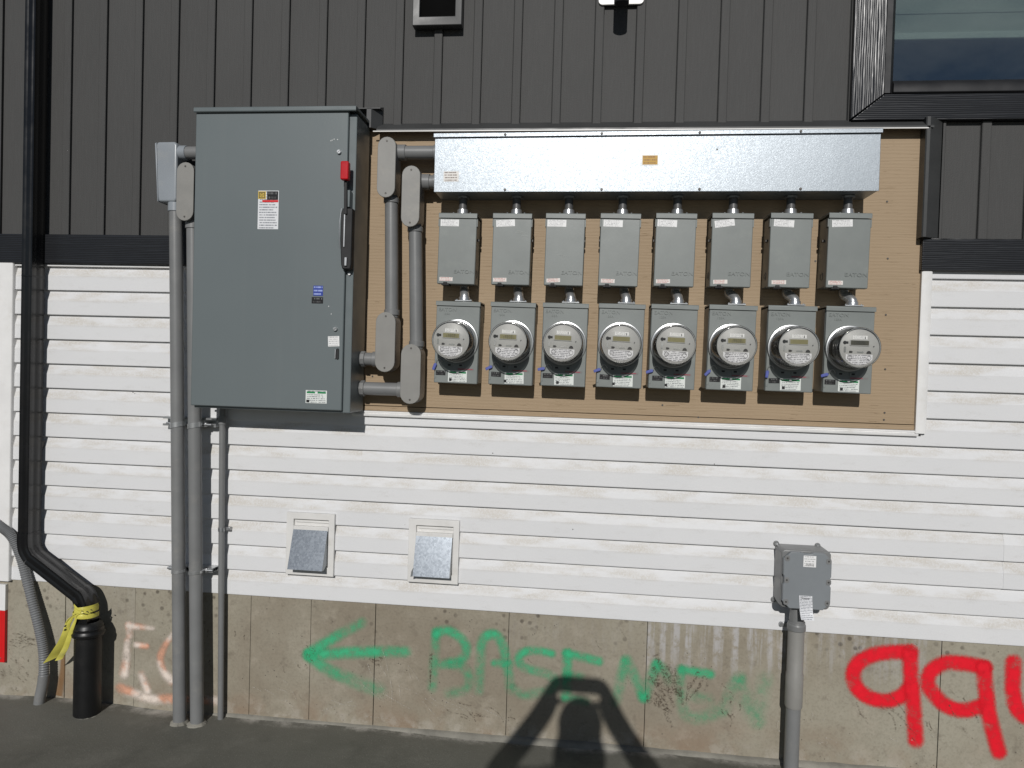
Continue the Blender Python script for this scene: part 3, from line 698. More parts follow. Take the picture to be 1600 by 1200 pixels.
    strokes('rust_stain', 'scuff_dark', [([(97, 1015), (96, 1050), (92, 1080)], [6, 12], [1, .7])], FOUND, 'brown rust run', y0=.0050).data.materials[0] = MAT['rust_soft']
t = NT('rust_soft'); uv = t.n('ShaderNodeUVMap').outputs[0]
t.put(t.b.inputs['Alpha'], t.math('MULTIPLY', t.ramp(t.math('ABSOLUTE', t.xyz(uv)[1]), 1.0, .3), .55)); MAT['rust_soft'] = t.set((.27, .13, .04), .8)
make_graffiti()

# ------------------------------------------------------------------ meter backboard
def make_board():
    b = thing('meter_backboard', (.19, 0, 1.43), 'tan wood grain backboard framed by flashing behind the meters', 'board')
    MB().box(-.99, 1.3445, 0, .020, 1.451, 2.674).build('panel', 'tan_board', b, bevel=.0015)
    MB().box(-.99, 1.3445, -.0018, .020, 1.4285, 1.4485).build('bottom_strip', 'tan_board', b, bevel=.0015)
    for px, py in ((1386, 315), (1387, 404), (1384, 492), (1383, 577), (1382, 645), (1381, 656), (1035, 633), (1091, 652), (574, 340), (571, 352), (1274, 408), (655, 587), (582, 588)):
        x, z = pt(px, py); MB().lathe([(.0038, -.0022), (.0042, -.0004), (.004, .004)], (x, 0, z), seg=10).build('screw', 'dark_screw', b)
make_board()

# ------------------------------------------------------------------ galvanised trough
def make_trough():
    x0, x1, z0, z1, d = -.655, 1.111, 2.3615, 2.597, .155
    r = thing('wireway_trough', ((x0+x1)/2, 0, z0), 'long galvanized steel wiring trough above the row of switch boxes', 'trough')
    MB().box(x0+.002, x1-.002, -(d-.003), -.0015, z0+.002, z1-.008).build('trough_body', 'galvanised', r, bevel=.002)
    MB().box(x0, x1, -d, -(d-.0028), z0, z1-.003).build('cover', 'galvanised', r, bevel=.0015)
    MB().prism([(-.0015, z1+.006), (-.162, z1+.006), (-.164, z1+.004), (-.164, z1-.012), (-.161, z1-.012), (-.161, z1-.002), (-.0015, z1-.002)], x0-.004, x1+.004, 'x').build('hood', 'galvanised', r, bevel=.001)
    for px in (790, 941, 1094, 1252):
        x, _ = pt(px, 204, .165)
        MB().lathe([(.0045, -.1685), (.0055, -.165), (.0055, -.1635)], (x, 0, z1-.004), seg=12).build('screw', 'dark_screw', r)
        x, z = pt(px-1, 295.5, .156)
        MB().lathe([(.0045, -.160), (.0055, -.1565), (.0055, -.155)], (x, 0, z0+.009), seg=12).build('screw', 'dark_screw', r)
    a, b = pt(693, 282, .156), pt(717, 266, .156); sticker('label', 'print_tan', a[0], b[0], a[1], b[1], -.1552, r)
    a, b = pt(1002, 258.5, .156), pt(1029.5, 241.5, .156); sticker('label_border', 'sticker_white', a[0], b[0], a[1], b[1], -.1552, r)
    a, b = pt(1004, 257, .156), pt(1028, 243, .156); sticker('label', 'print_gold', a[0], b[0], a[1], b[1], -.156, r)
    MB().lathe([(.003, -.157), (.004, -.155)], (pt(1121, 234, .155)[0], 0, pt(1121, 234, .155)[1]), seg=8).build('rivet', 'dark_screw', r)
    r.rotation_euler = (0, -.0052, 0)
make_trough()

ORD = ['first', 'second', 'third', 'fourth', 'fifth', 'sixth', 'seventh', 'eighth']
SWX = [-.5577, -.3278, -.1075, .1157, .3397, .5633, .7912, 1.0134]
SWZ = [1.9800, 1.9806, 1.9816, 1.9828, 1.9848, 1.9868, 1.9885, 1.9900]
MSX = [-.5493, -.3168, -.0974, .1330, .3455, .5766, .8095, 1.0330]
MSZ = [1.5635, 1.5640, 1.5650, 1.5665, 1.5680, 1.5700, 1.5720, 1.5735]

def make_switch():
    W, Hh, d = .160, .296, .128
    r = thing('switch_box', (0, 0, 0), 'x', 'switch box', 'switch boxes in a row on the backboard')
    x = W/2
    MB().box(-x+.004, x-.004, -.112, -.0015, .008, Hh-.012).build('body', 'box_grey', r, bevel=.002)
    MB().box(-x, x, -d, -.100, .0, Hh-.0205).build('cover', 'box_grey', r, bevel=.003)
    MB().prism([(-.0015, Hh+.003), (-.131, Hh), (-.134, Hh-.003), (-.134, Hh-.0215), (-.1315, Hh-.0215), (-.1315, Hh-.006), (-.0015, Hh-.004)], -x-.0015, x+.0015, 'x').build('hood', 'box_grey', r, bevel=.001)
    for s in (-1, 1): MB().box(s*x-.0035 if s > 0 else -x-.0035, s*x+.0035 if s > 0 else -x+.0035, -.126, -.095, Hh-.055, Hh-.0225).build('cover_tab', 'box_grey', r, bevel=.001)
    MB().box(-.060, -.028, -.132, -.085, -.006, .0025).build('hasp', 'black_plastic', r, bevel=.0015)
    MB().box(-.052, -.036, -.134, -.128, -.002, .008).build('hasp_loop', 'black_plastic', r, bevel=.0015)
    for s in (-1, 1):
        MB().lathe([(.017, s*(x-.0045)), (.017, s*(x-.0025)), (.013, s*(x-.0025)), (.013, s*(x-.0045))], (0, -.055, .052), 'x', 18).build('knockout', 'box_grey', r)
    MB().box(-x-.004, -x+.004, -.07, -.055, .19, .20).build('side_screw', 'dark_screw', r, bevel=.001)
    MB().box(x-.004, x+.004, -.07, -.055, .19, .20).build('side_screw', 'dark_screw', r, bevel=.001)
    lettering('embossed_name', 'EATON', .021, (.033, -d, .052), 'box_grey', r, depth=.0022, sx=1.25)
    sticker('warning_label', 'print_white', -.076, .002, Hh-.055, Hh-.027, -d-.0003, r)
    sticker('danger_label', 'print_red', -.072, -.016, .012, .028, -d-.0003, r)
    return r
def make_socket():
    W, Hh, d = .187, .345, .118
    r = thing('meter_socket', (0, 0, 0), 'x', 'meter socket', 'meter sockets in a row on the backboard')
    x = W/2
    MB().box(-x, x, -.108, -.0015, .003, Hh-.010).build('body', 'box_grey', r, bevel=.002)
    MB().box(-x+.001, x-.001, -d, -.109, .0, Hh-.0185).build('cover', 'box_grey', r, bevel=.003)
    MB().prism([(-.0015, Hh+.003), (-.121, Hh), (-.124, Hh-.003), (-.124, Hh-.0195), (-.1215, Hh-.0195), (-.1215, Hh-.005), (-.0015, Hh-.003)], -x-.0015, x+.0015, 'x').build('hood', 'box_grey', r, bevel=.001)
    cz = .1775
    MB().lathe([(.0905, -.116), (.0925, -.1215), (.0905, -.1275), (.086, -.1285), (.084, -.116)], (0, 0, cz), 'y', 48, cap=False).build('meter_ring', 'zinc', r)
    lettering('embossed_name', 'EATON', .020, (-.045, -d, Hh-.036), 'box_grey', r, depth=.0022, sx=1.15)
    lettering('embossed_mark', '125A', .012, (-.048, -d, Hh-.054), 'box_grey', r, depth=.0016, sx=1.15)
    for k, dx in enumerate((-.028, .020)):
        m = MB(); m.prism(rrect(dx-.015, dx+.015, .068, .085, .004), -.1215, -d+.0005, 'y'); h = m.build('hasp', 'box_grey', r, bevel=.0015)
        MB().box(dx-.006, dx+.006, -.1225, -.1205, .073, .080).build('hasp_slot', 'black_plastic', h)
    sticker('rating_label', 'print_black', -.089, -.047, .032, .052, -d-.0003, r)
    g = sticker('inspection_label', 'print_green', -.030, .050, .006, .054, -d-.0003, r)
    sticker('label_logo', 'sticker_black', -.027, -.016, .010, .021, -d-.0011, r)
    sticker('red_print', 'print_faded', .004, .078, .0565, .0650, -d-.0002, r, th=.0003)
    MB().box(-x+.002, -x+.010, -d-.0015, -d+.001, .018, .03).build('latch', 'box_grey', r, bevel=.001)
    return r
print_mat('print_faded', (.19, .19, .185), (.34, .03, .06), 1.0, fill=.40, density=30)
def make_meter():
    r = thing('electric_meter', (0, 0, 0), 'x', 'meter', 'round glass electric meters on the sockets')
    MB().lathe([(.0835, -.1265), (.0835, -.136), (.0795, -.139), (.078, -.139)], (0, 0, 0), 'y', 48, cap=False).build('base_flange', 'chrome_ring', r)
    MB().lathe([(.081, -.1295), (.081, -.139), (.0790, -.1395), (.0760, -.170), (.0750, -.172), (.0715, -.226)], (0, 0, 0), 'y', 48).build('housing', 'meter_metal', r)
    MB().lathe([(.0815, -.1405), (.0815, -.150), (.0812, -.153), (.0790, -.234), (.0782, -.2385), (.0760, -.2415), (.0745, -.2420), (.0738, -.24205), (.0005, -.24205)], (0, 0, 0), 'y', 56, cap=False).build('glass_cover', 'clear_cover', r)
    f = MB().lathe([(.0735, -.226), (.0735, -.2325), (.0720, -.2335), (.0005, -.2336)], (0, 0, 0), 'y', 56, cap=False).build('face_plate', 'meter_face', r)
    MB().lathe([(.0772, -.2365), (.0760, -.2405), (.0735, -.2405), (.0735, -.2365)], (0, 0, 0), 'y', 56, cap=False).build('face_rim', 'meter_metal', r)
    y = -.2338
    sticker('name_strip', 'print_white', -.026, .028, .032, .046, y, f)
    MB().prism([(.018, .034), (.021, .034), (.0205, .043), (.0185, .043)], y-.0012, y-.0006, 'y').build('strip_mark', 'ink', f)
    MB().prism(rrect(-.036, .036, .0065, .0300, .003), y-.0030, y, 'y').build('display_frame', 'meter_face', f, bevel=.001)
    l = MB().box(-.033, .033, y-.0036, y-.0030, .0095, .0270).build('display', 'lcd', f)
    m = MB()
    for k in range(6):
        dx = -.020+k*.008
        for (a, b, c, e) in ((0, .005, .0002, .0012), (0, .005, .0056, .0066), (0, .005, .011, .012), (0, .001, 0, .012), (.004, .005, 0, .012)):
            if (k*3+int(a*1e4)+int(c*1e4)) % 5 == 0: continue
            m.box(dx+a, dx+b, y-.0040, y-.0036, .012+c, .012+e)
    m.build('digits', 'ink', f)
    # optical port left, demand slot, switch marks
    MB().lathe([(.0058, y-.004), (.0066, y-.001), (.0066, y)], (-.054, 0, .0185), seg=18).build('optical_port', 'black_plastic', f)
    MB().box(-.049, -.041, y-.002, y, .014, .023).build('port_tab', 'black_plastic', f, bevel=.001)
    MB().prism(oval(-.053, -.008, .0075, .023, 6), y-.0014, y, 'y').build('slot', 'meter_metal', f)
    MB().prism([(-.037, -.013), (-.037, -.021), (-.028, -.021), (-.023, -.017), (-.028, -.013)], y-.0014, y, 'y').build('switch_mark', 'ink', f)
    MB().prism([(-.008, -.0145), (.010, -.0145), (.010, -.012), (.017, -.017), (.010, -.022), (.010, -.0195), (-.008, -.0195)], y-.0014, y, 'y').build('arrow_mark', 'meter_metal', f)
    MB().prism([(.026, -.022), (.028, -.015), (.033, -.011), (.039, -.012), (.043, -.017), (.044, -.022)], y-.0014, y, 'y').build('switch_mark', 'ink', f)
    MB().prism([(.050, .002), (.054, .005), (.054, .009), (.050, .007)], y-.0014, y, 'y').build('tick_mark', 'ink', f)
    # lower data plate: chord of the disc
    pl = []
    R_ = .0665; zc = -.026
    a0 = math.asin(zc/R_)
    for k in range(17):
        a = math.pi - a0 + (math.pi+2*a0)*k/16
        pl.append((max(-.049, min(.049, R_*math.cos(a))), R_*math.sin(a)))
    MB().prism(pl, y-.0010, y, 'y').build('data_plate', 'print_meter', f)
    for dx in (-.034, .036): MB().lathe([(.0085, y-.0014), (.0085, y-.001), (.0070, y-.001), (.0070, y-.0014)], (dx, 0, -.039), seg=16, cap=False).build('plate_mark', 'meter_metal', f)
    return r
sw0, ms0, mt0 = make_switch(), make_socket(), make_meter()
rnd = random.Random(11)
TILT = [0.0, -.06, 0, .02, .03, -.14, .05, -.05]
for i in range(8):
    o = sw0 if i == 0 else copy_tree(sw0)
    o.location = (SWX[i], 0, SWZ[i]); o.rotation_euler = (0, .012+rnd.uniform(-.004, .004), 0)
    o['label'] = 'grey switch box under the steel trough, %s from the left' % ORD[i] if i not in (0, 7) else ('grey switch box under the trough, nearest the large switch cabinet' if i == 0 else 'grey switch box under the trough, farthest from the large switch cabinet')
    for ch in [q for q in bpy.data.objects if q.parent == o]:
        if ch.name.startswith('warning_label'): ch.rotation_euler = (0, TILT[i], 0); ch.location.x += rnd.uniform(-.002, .008)
        if ch.name.startswith('danger_label'): ch.rotation_euler = (0, rnd.uniform(-.06, .05), 0); ch.location.x += rnd.uniform(-.003, .003)
    o = ms0 if i == 0 else copy_tree(ms0)
    o.location = (MSX[i], 0, MSZ[i]); o.rotation_euler = (0, .012+rnd.uniform(-.003, .003), 0)
    o['label'] = 'grey meter socket below the switch boxes, %s from the left' % ORD[i] if i not in (0, 7) else ('grey meter socket nearest the large switch cabinet' if i == 0 else 'grey meter socket nearest the right edge of the tan board')
    for ch in [q for q in bpy.data.objects if q.parent == o]:
        if ch.name.startswith('inspection_label') or ch.name.startswith('rating_label'): ch.rotation_euler = (0, rnd.uniform(-.03, .03), 0); ch.location.x += rnd.uniform(-.004, .008)
    o = mt0 if i == 0 else copy_tree(mt0)
    o.location = (MSX[i]-.001, 0, MSZ[i]+.1775); o.rotation_euler = (0, .02+rnd.uniform(-.025, .025), 0)
    o['label'] = 'round glass electric meter, %s from the left in the row' % ORD[i]
    if i == 7: o['label'] = 'round glass electric meter with the darkest display, rightmost of the row'
    if i == 0: o['label'] = 'round glass electric meter nearest the large switch cabinet'
    for fc in [q for q in bpy.data.objects if q.parent == o and q.name.startswith('face_plate')]:
        for ch in [q for q in bpy.data.objects if q.parent == fc]:
            if i == 7 and ch.name.startswith('display') and not ch.name.startswith('display_frame'):
                ch.data = ch.data.copy(); ch.data.materials[0] = MAT['lcd_dark']
            if i in (2, 3, 4, 6) and ch.name.startswith('digits'): bpy.data.objects.remove(ch)

def make_scratches():
    for i, L in ((1, ((.020, .225, .062, .217), (.012, .215, .055, .214), (.040, .205, .070, .203))), (2, ((-.03, .125, .01, .122),)), (5, ((.02, .09, .05, .075),))):
        o = [q for q in bpy.data.objects if q.name.startswith('switch_box') and q.parent is None and abs(q.location.x-SWX[i]) < 1e-4][0]
        for a, b, c_, d_ in L:
            me = MB().prism([(a, b), (c_, d_-.0006), (c_, d_+.0004), (a, b+.0012)], -.1286, -.1279, 'y')
            p = me.build('paint_scratch', 'scratch_grey', None); p.parent = o
paint('scratch_grey', (.34, .355, .34), .5, .1, .0)
make_scratches()

# blue seal tags: a wire loop and a folded plastic flag, one at every socket
def make_seals():
    def seal_pos(i): return MSX[i]-.0885, MSZ[i]+.070
    for i in range(8):
        x, z = seal_pos(i); a = [.35, 1.1, 1.35, 1.2, 1.25, .75, .1, 1.25][i]
        r = thing('seal_tag', (x, -.125, z), 'blue plastic seal tag hanging from the %s meter socket from the left' % ORD[i], 'seal tag', 'blue seal tags on the meter sockets')
        y = -.125
        def rot(u, v): return (x+u*math.cos(a)-v*math.sin(a)*1, z+u*math.sin(a)*-0+v*math.cos(a)-u*math.sin(a)*.0) 
        def R2(u, v): return (x + u*math.cos(a) + v*math.sin(a), z - u*math.sin(a)*-1*-1 + v*math.cos(a))
        P = [R2(-.006, -.016), R2(.0055, -.017), R2(.0065, .009), R2(.003, .014), R2(-.004, .013), R2(-.0065, .008)]
        MB().prism(P, y-.005, y, 'y').build('flag', 'seal_blue', r, bevel=.0015)
        P2 = [R2(-.003, -.011), R2(.003, -.011), R2(.0033, .005), R2(-.0033, .005)]
        MB().prism(P2, y-.0062, y-.0052, 'y').build('flag_panel', 'seal_blue', r)
        q = R2(0, .016)
        MB().tube(crom([(q[0], y-.002, q[1]), (q[0]+.004, y-.006, q[1]+.014), (q[0]+.016, y-.004, q[1]+.016), (q[0]+.026, y+.004, q[1]+.004)], 5), .0011, 6).build('wire', 'zinc', r)
make_seals()

def make_nipples():
    def nip(z0, z1, x, y, name='conduit_nipple'):
        pass
    for i in range(8):
        x = SWX[i]+.012; zt = SWZ[i]+.298; zb = 2.3635+.0052*(x-.228)
        y = -.072
        r = thing('conduit_nipple', (x, y, zt), 'short metal nipple between the trough and the %s switch box from the left' % ORD[i], 'conduit', 'nipples under the trough')
        MB().lathe([(.0175, 0.001), (.0175, zb-zt-.001)], (x, y, zt), 'z', 20).build('pipe', 'nipple_shade_grey', r)
        MB().lathe([(.030, .0012), (.030, .006), (.025, .007), (.0225, .024), (.0185, .026)], (x, y, zt), 'z', 24, cap=False).build('hub', 'zinc', r)
        MB().lathe([(.018, -.010), (.027, -.010), (.027, -.001), (.018, -.001)], (x, y, zb-.0005), 'z', 8, cap=False).build('locknut', 'zinc_dull', r)
        for s in (-1, 1): MB().lathe([(.0028, .002), (.0034, .008), (.002, .0095)], (x+s*.036, y-.02, zt), 'z', 8).build('screw', 'zinc', r)
        # lower offset nipple, switch to socket
        x0 = SWX[i]+.006; x1 = MSX[i]+.022; za = SWZ[i]-.001; zm = MSZ[i]+.3485
        r = thing('offset_nipple', (x1, -.075, zm), 'shiny offset nipple between the %s switch box from the left and its meter socket' % ORD[i], 'conduit', 'offset nipples above the sockets')
        xs = x1-.008 if i < 5 else x1-.022
        path = crom([(xs, -.040, za), (xs, -.044, za-.016), ((xs+x1)/2, -.060, (za+zm)/2+.006), (x1, -.075, zm+.022), (x1, -.075, zm)], 4)
        MB().tube(path, .0200, 16).build('elbow', 'zinc', r)
        MB().lathe([(.0240, .0), (.0240, .015), (.0225, .018), (.0200, .018)], (x1, -.075, zm+.002), 'z', 20, cap=False).build('collar', 'zinc', r)
        MB().box(x1-.036, x1+.036, -.104, -.046, zm-.0005, zm+.0042).build('flange_plate', 'zinc', r, bevel=.001)
        for s in (-1, 1): MB().lathe([(.0035, .004), (.0035, .009)], (x1+s*.030, -.093, zm), 'z', 8).build('screw', 'zinc_dull', r)
make_nipples()

# ------------------------------------------------------------------ large safety switch
def make_safety_switch():
    x0, x1, z0, z1, d = -1.671, -1.0075, 1.4365, 2.681, .215
    r = thing('safety_switch', ((x0+x1)/2, 0, z0), 'tall grey switch cabinet with a red handle, left of the tan board', 'switch cabinet')
    MB().box(x0+.006, -.977, -.196, -.024, 1.4265, z1-.014).build('cabinet', 'switch_grey', r, bevel=.003)
    MB().box(x1+.0285-.0, -.9755, -.2005, -.1962, 1.4275, z1-.034).build('front_flange', 'switch_grey', r, bevel=.0015)
    door = MB().box(x0, x1, -d, -.1975, z0, z1-.004).build('door', 'door_grey', r, bevel=.004)
    MB().prism([(-.024, z1+.010), (-.224, z1+.010), (-.228, z1+.006), (-.228, z1-.008), (-.2235, z1-.012), (-.2235, z1), (-.024, z1-.002)], x0-.004, -.972, 'x').build('hood', 'switch_grey', r, bevel=.001)
    for s, (zz) in enumerate((1.60, 2.50)): MB().box(-1.55, -1.10, -.024, -.0165 if zz < 2 else -.0125, zz, zz+.05).build('mounting_rail', 'switch_grey', r)
    # hinge screws at the left
    for py in (198, 219, 395, 413, 592, 611):
        x, z = pt(303 if py < 300 else (299 if py < 500 else 295), py, .19)
        MB().lathe([(.0045, .008), (.0045, -.012), (.003, -.013)], (x0+.004, -.190, z), 'x', 10).build('hinge_screw', 'zinc_dull', r)
    # handle: red grip, arm, black linkage housing
    h = MB().prism(rrect(*[pt(533, 268, .25)[0], pt(545.5, 268, .25)[0]], pt(540, 281.5, .25)[1], pt(540, 252.5, .25)[1], .006), -.262, -.232, 'y').build('handle', 'red_plastic', r, bevel=.005, seg=3)
    a = pt(540, 283, .24); b = pt(541.5, 336, .225)
    MB().prism([(a[0]-.006, a[1]+.004), (a[0]+.006, a[1]+.004), (b[0]+.008, b[1]), (b[0]-.006, b[1])], -.243, -.2345, 'y').build('handle_arm', 'black_plastic', r, bevel=.002)
    hx0, hx1 = pt(533.5, 370, .225)[0], pt(551, 370, .225)[0]; zt, zb = pt(540, 326, .225)[1], pt(540, 421, .225)[1]
    hs = MB().prism([(hx0+.004, zb+.02), (hx0+.010, zb), (hx1-.004, zb), (hx1, zb+.02), (hx1, zt), (hx0+.006, zt), (hx0, zt-.02), (hx0-.002, (zt+zb)/2)], -.236, -.201, 'y').build('handle_housing', 'black_plastic', r, bevel=.004)
    MB().prism([(hx0+.013, zt-.02), (hx0+.019, zt-.02), (hx0+.019, zb+.09), (hx0+.013, zb+.09)], -.2395, -.2362, 'y').build('link_bar', 'zinc_dull', r, bevel=.001)
    MB().tube(crom([(hx0+.001, -.237, zt-.002), (hx0-.003, -.245, (zt*2+zb)/3), (hx0-.001, -.240, (zt+2*zb)/3)], 5), .0022, 8).build('spring_wire', 'zinc_dull', r)
    MB().box(hx0+.020, hx0+.031, -.243, -.2362, zb+.012, zb+.048).build('lock_tab', 'zinc_dull', r, bevel=.002)
    MB().box(hx0+.022, hx0+.034, -.233, -.2012, zt+.005, zt+.075).build('guide_bracket', 'switch_grey', r, bevel=.002)
    x, z = pt(545.5, 428, .203); MB().lathe([(.0055, -.2035), (.005, -.2005)], (x, 0, z), seg=12).build('white_plug', 'sticker_white', r)
    for px, py in ((529.5, 237, ), (523.5, 514)):
        x, z = pt(px, py, .222); s_ = MB().lathe([(.0078, -.225), (.0088, -.222), (.0088, -.2145)], (x, 0, z), seg=16).build('door_screw', 'zinc', r)
        MB().prism([(x-.007, z-.0042), (x-.006, z-.0055), (x+.007, z+.0042), (x+.006, z+.0055)], -.2256, -.2249, 'y').build('screw_slot', 'dark_screw', s_)
    x, z = pt(527.5, 553, .216); MB().prism(oval(x, z, .012, .046, 6), -.2195, -.2145, 'y').build('latch_slot', 'black_plastic', r, bevel=.001)
    MB().box(x-.011, x-.0065, -.222, -.2145, z-.020, z+.018).build('latch_tab', 'zinc_dull', r, bevel=.001)
    # printed labels
    A = lambda px, py: pt(px, py, d)
    y = -d-.0004
    a, b = A(402.5, 358), A(436, 298); sticker('warning_label', 'print_dense', a[0], b[0], a[1], b[1], y, r)
    a, b = A(403.6, 310.8), A(415.8, 299); lg = sticker('maker_logo', 'sticker_gold', a[0], b[0], a[1], b[1], y-.0007, r)
    cx, cz = (a[0]+b[0])/2, (a[1]+b[1])/2; q = .0125
    m = MB()
    for w0, w1 in ((1.0, .80),):
        m.prism([(cx-q*w0, cz-q*w0), (cx+q*w0, cz-q*w0), (cx+q*w0, cz-q*w1), (cx-q*w0, cz-q*w1)], y-.0021, y-.0014, 'y').prism([(cx-q*w0, cz+q*w1), (cx+q*w0, cz+q*w1), (cx+q*w0, cz+q*w0), (cx-q*w0, cz+q*w0)], y-.0021, y-.0014, 'y')
        m.prism([(cx-q*w0, cz-q*w1), (cx-q*w1, cz-q*w1), (cx-q*w1, cz+q*w1), (cx-q*w0, cz+q*w1)], y-.0021, y-.0014, 'y').prism([(cx+q*w1, cz-q*w1), (cx+q*w0, cz-q*w1), (cx+q*w0, cz+q*w1), (cx+q*w1, cz+q*w1)], y-.0021, y-.0014, 'y')
    m.build('logo_square', 'ink', r)
    lettering('logo_letter', 'D', .019, (cx, y-.0014, cz), 'ink', r, depth=.0007)
    a, b = A(417.4, 312.3), A(435, 299); sticker('label_heading', 'print_black', a[0], b[0], a[1], b[1], y-.0007, r)
    a, b = A(410, 316), A(435, 312.8); sticker('label_band', 'red_paint', a[0], b[0], a[1], b[1], y-.0007, r)
    a, b = A(489.5, 462), A(505, 446.5); sticker('arc_label', 'print_blue', a[0], b[0], a[1], b[1], y, r)
    a, b = A(487, 474), A(505, 464.5); sticker('rating_label', 'print_black', a[0], b[0], a[1], b[1], y, r)
    a, b = A(512.5, 541), A(530.5, 525.5); sticker('small_label', 'print_white', a[0], b[0], a[1], b[1], y, r, rot=-.05)
    a, b = A(477.5, 629.5), A(511, 610.5); sticker('inspection_label', 'print_green', a[0], b[0], a[1], b[1], y, r)
    a, b = A(478.7, 628.5), A(483.5, 624.5); sticker('label_logo', 'sticker_black', a[0], b[0], a[1], b[1], y-.0007, r)
    # pale chips in the paint
    for px, py in ((519, 219), (522, 217.5), (527.5, 218), (513.5, 478.5), (517.5, 490.5), (517, 220)):
        a = A(px, py); MB().prism([(a[0]-.0022, a[1]-.001), (a[0]+.002, a[1]-.002), (a[0]+.001, a[1]+.003)], -d-.0005, -d+.001, 'y').build('paint_chip', 'sticker_white', r)
make_safety_switch()

# ------------------------------------------------------------------ conduits
def crust(parent, x, y, R, seed, k=1.0):
    n = 48; vs = []; fs = []
    for ring, (q, h) in enumerate(((1.0, -.012), (.82, .002), (.45, .006), (0.0, .010))):
        for i in range(n):
            a = 2*math.pi*i/n; e = (.012+.030*k*(.5+.5*mnoise.noise((math.cos(a)*1.6+seed, math.sin(a)*1.6, 0)))+.008*mnoise.noise((math.cos(a)*6+seed, math.sin(a)*6, 3)))*q
            vs.append((x+(R+e)*math.cos(a), y+(R+e*.8)*math.sin(a), h+.004*mnoise.noise((math.cos(a)*8, math.sin(a)*8, seed+ring))))
    for r_ in range(3):
        for i in range(n): fs.append((r_*n+i, r_*n+(i+1) % n, (r_+1)*n+(i+1) % n, (r_+1)*n+i))
    return MB().add(vs, fs).build('cement_crust', 'lip_concrete', parent, smooth=60)
def lb_body(parent, cx, cz, w_, h, y0, y1, cover='pvc_cover'):
    """conduit body with an oval screwed cover facing the street: y1 front"""
    MB().prism(oval(cx, cz, w_*.98, h*.99), y1+.006, y0, 'y').build('fitting_body', 'pvc_grey', parent, bevel=.004)
    c = MB().prism(oval(cx, cz, w_, h), y1, y1+.0058, 'y').build('fitting_cover', cover, parent, bevel=.002)
    for s in (-1, 1): MB().lathe([(.0042, y1-.0012), (.0046, y1+.001)], (cx, 0, cz+s*(h/2-.018)), seg=10).build('cover_screw', 'dark_screw', c)
def make_conduits():
    ya = -.072
    for k, (up, lo, pxm, stub_r, stub_l, lab) in enumerate((
        ((588, 619, 213.5, 308.5), (583.5, 620, 487, 582), (608, 607), (238.5, 19), (561, 24, 563), 'grey conduit run nearest the switch cabinet, with two oval fittings'),
        ((626, 657, 258.5, 354.5), (623, 659.5, 537, 632), (647, 646), (284.5, 22), (607, 24, 563), 'grey conduit run between the tan board and the first meter, with two oval fittings'))):
        d = .128
        def C_(q):
            a = pt(q[0], q[2], d); b = pt(q[1], q[3], d); return (a[0]+b[0])/2, (a[1]+b[1])/2, b[0]-a[0]+(.003), a[1]-b[1]
        ux, uz, uw, uh = C_(up); lx, lz, lw, lh = C_(lo)
        if k == 1: lab = 'grey conduit run second from the switch cabinet, its lower arm longer'
        r = thing('conduit_run', (lx, ya, lz-lh/2), lab, 'conduit', 'conduit runs between cabinet and trough')
        rad = .0285
        lb_body(r, ux, uz, .079, uh, -.035, -d); lb_body(r, lx, lz, .086, lh, -.035, -d)
        xo = .010
        MB().tube([(lx+xo, ya, lz+lh/2-.02), ((ux+lx)/2+xo, ya, (uz+lz)/2), (ux+xo, ya, uz-uh/2+.02)], rad, 28).build('pipe', 'pvc_grey', r)
        for xc_, zc, sg in ((ux+xo, uz-uh/2, -1), (lx+xo, lz+lh/2, 1)):
            MB().lathe([(.033, -.010 if sg < 0 else -.012), (.033, .012)], (xc_, ya, zc+sg*.002), 'z', 28).build('socket_hub', 'pvc_grey', r, bevel=.002)
        # upper stub to trough
        zs = pt(650, stub_r[0], .072)[1]; xa = ux+.036; xb = -.6545
        MB().lathe([(rad, 0), (rad, xb-xa)], (xa, ya, zs), 'x', 28).build('pipe', 'pvc_grey', r)
        MB().lathe([(.0335, -.004), (.0335, .034)], (xa, ya, zs), 'x', 28).build('socket_hub', 'pvc_grey', r, bevel=.002)
        MB().lathe([(.0325, -.022), (.0325, -.002)], (xb, ya, zs), 'x', 28).build('socket_hub', 'pvc_grey', r, bevel=.002)
        # lower stub to cabinet
        zs = pt(575, stub_l[0], .072)[1]; xb = lx-.034; xa = -.9755
        MB().lathe([(rad, 0), (rad, xb-xa)], (xa, ya, zs), 'x', 28).build('pipe', 'pvc_grey', r)
        MB().lathe([(.0335, -.034), (.0335, .004)], (xb, ya, zs), 'x', 28).build('socket_hub', 'pvc_grey', r, bevel=.002)
        MB().lathe([(.031, .022), (.035, .020), (.035, .004), (.032, .002), (.032, 0)], (xa, ya, zs), 'x', 8 if k else 10).build('terminal_adapter', 'pvc_grey', r, bevel=.002)
    # two service risers left of the cabinet
    yr = -.085; rad = .0285
    def xat(px, py): return pt(px, py, .085)[0]
    xA0 = xat(281, 1120); zA1 = pt(275, 335, .085)[1]; xA1 = xat(275, 335)
    def lean(x0, x1, z1): return lambda z: x0+(x1-x0)*z/z1
    LA = lean(xA0, xA1, zA1); xA = xA0
    r = thing('conduit_riser', (xA, yr, 0), 'outer grey conduit riser with a pale elbow box on top, by the downspout', 'conduit', 'conduit risers beside the switch cabinet')
    zt = pt(270, 318, .1)[1]; z2 = pt(270, 223, .1)[1]
    MB().tube([(LA(-.03), yr, -.03), (LA(zt*.5), yr, zt*.5), (LA(zt), yr, zt)], rad, 28).build('pipe', 'pvc_grey', r)
    MB().lathe([(.0325, -.034), (.0325, .005)], (LA(zt), yr, zt), 'z', 28).build('socket_hub', 'pvc_light', r, bevel=.002)
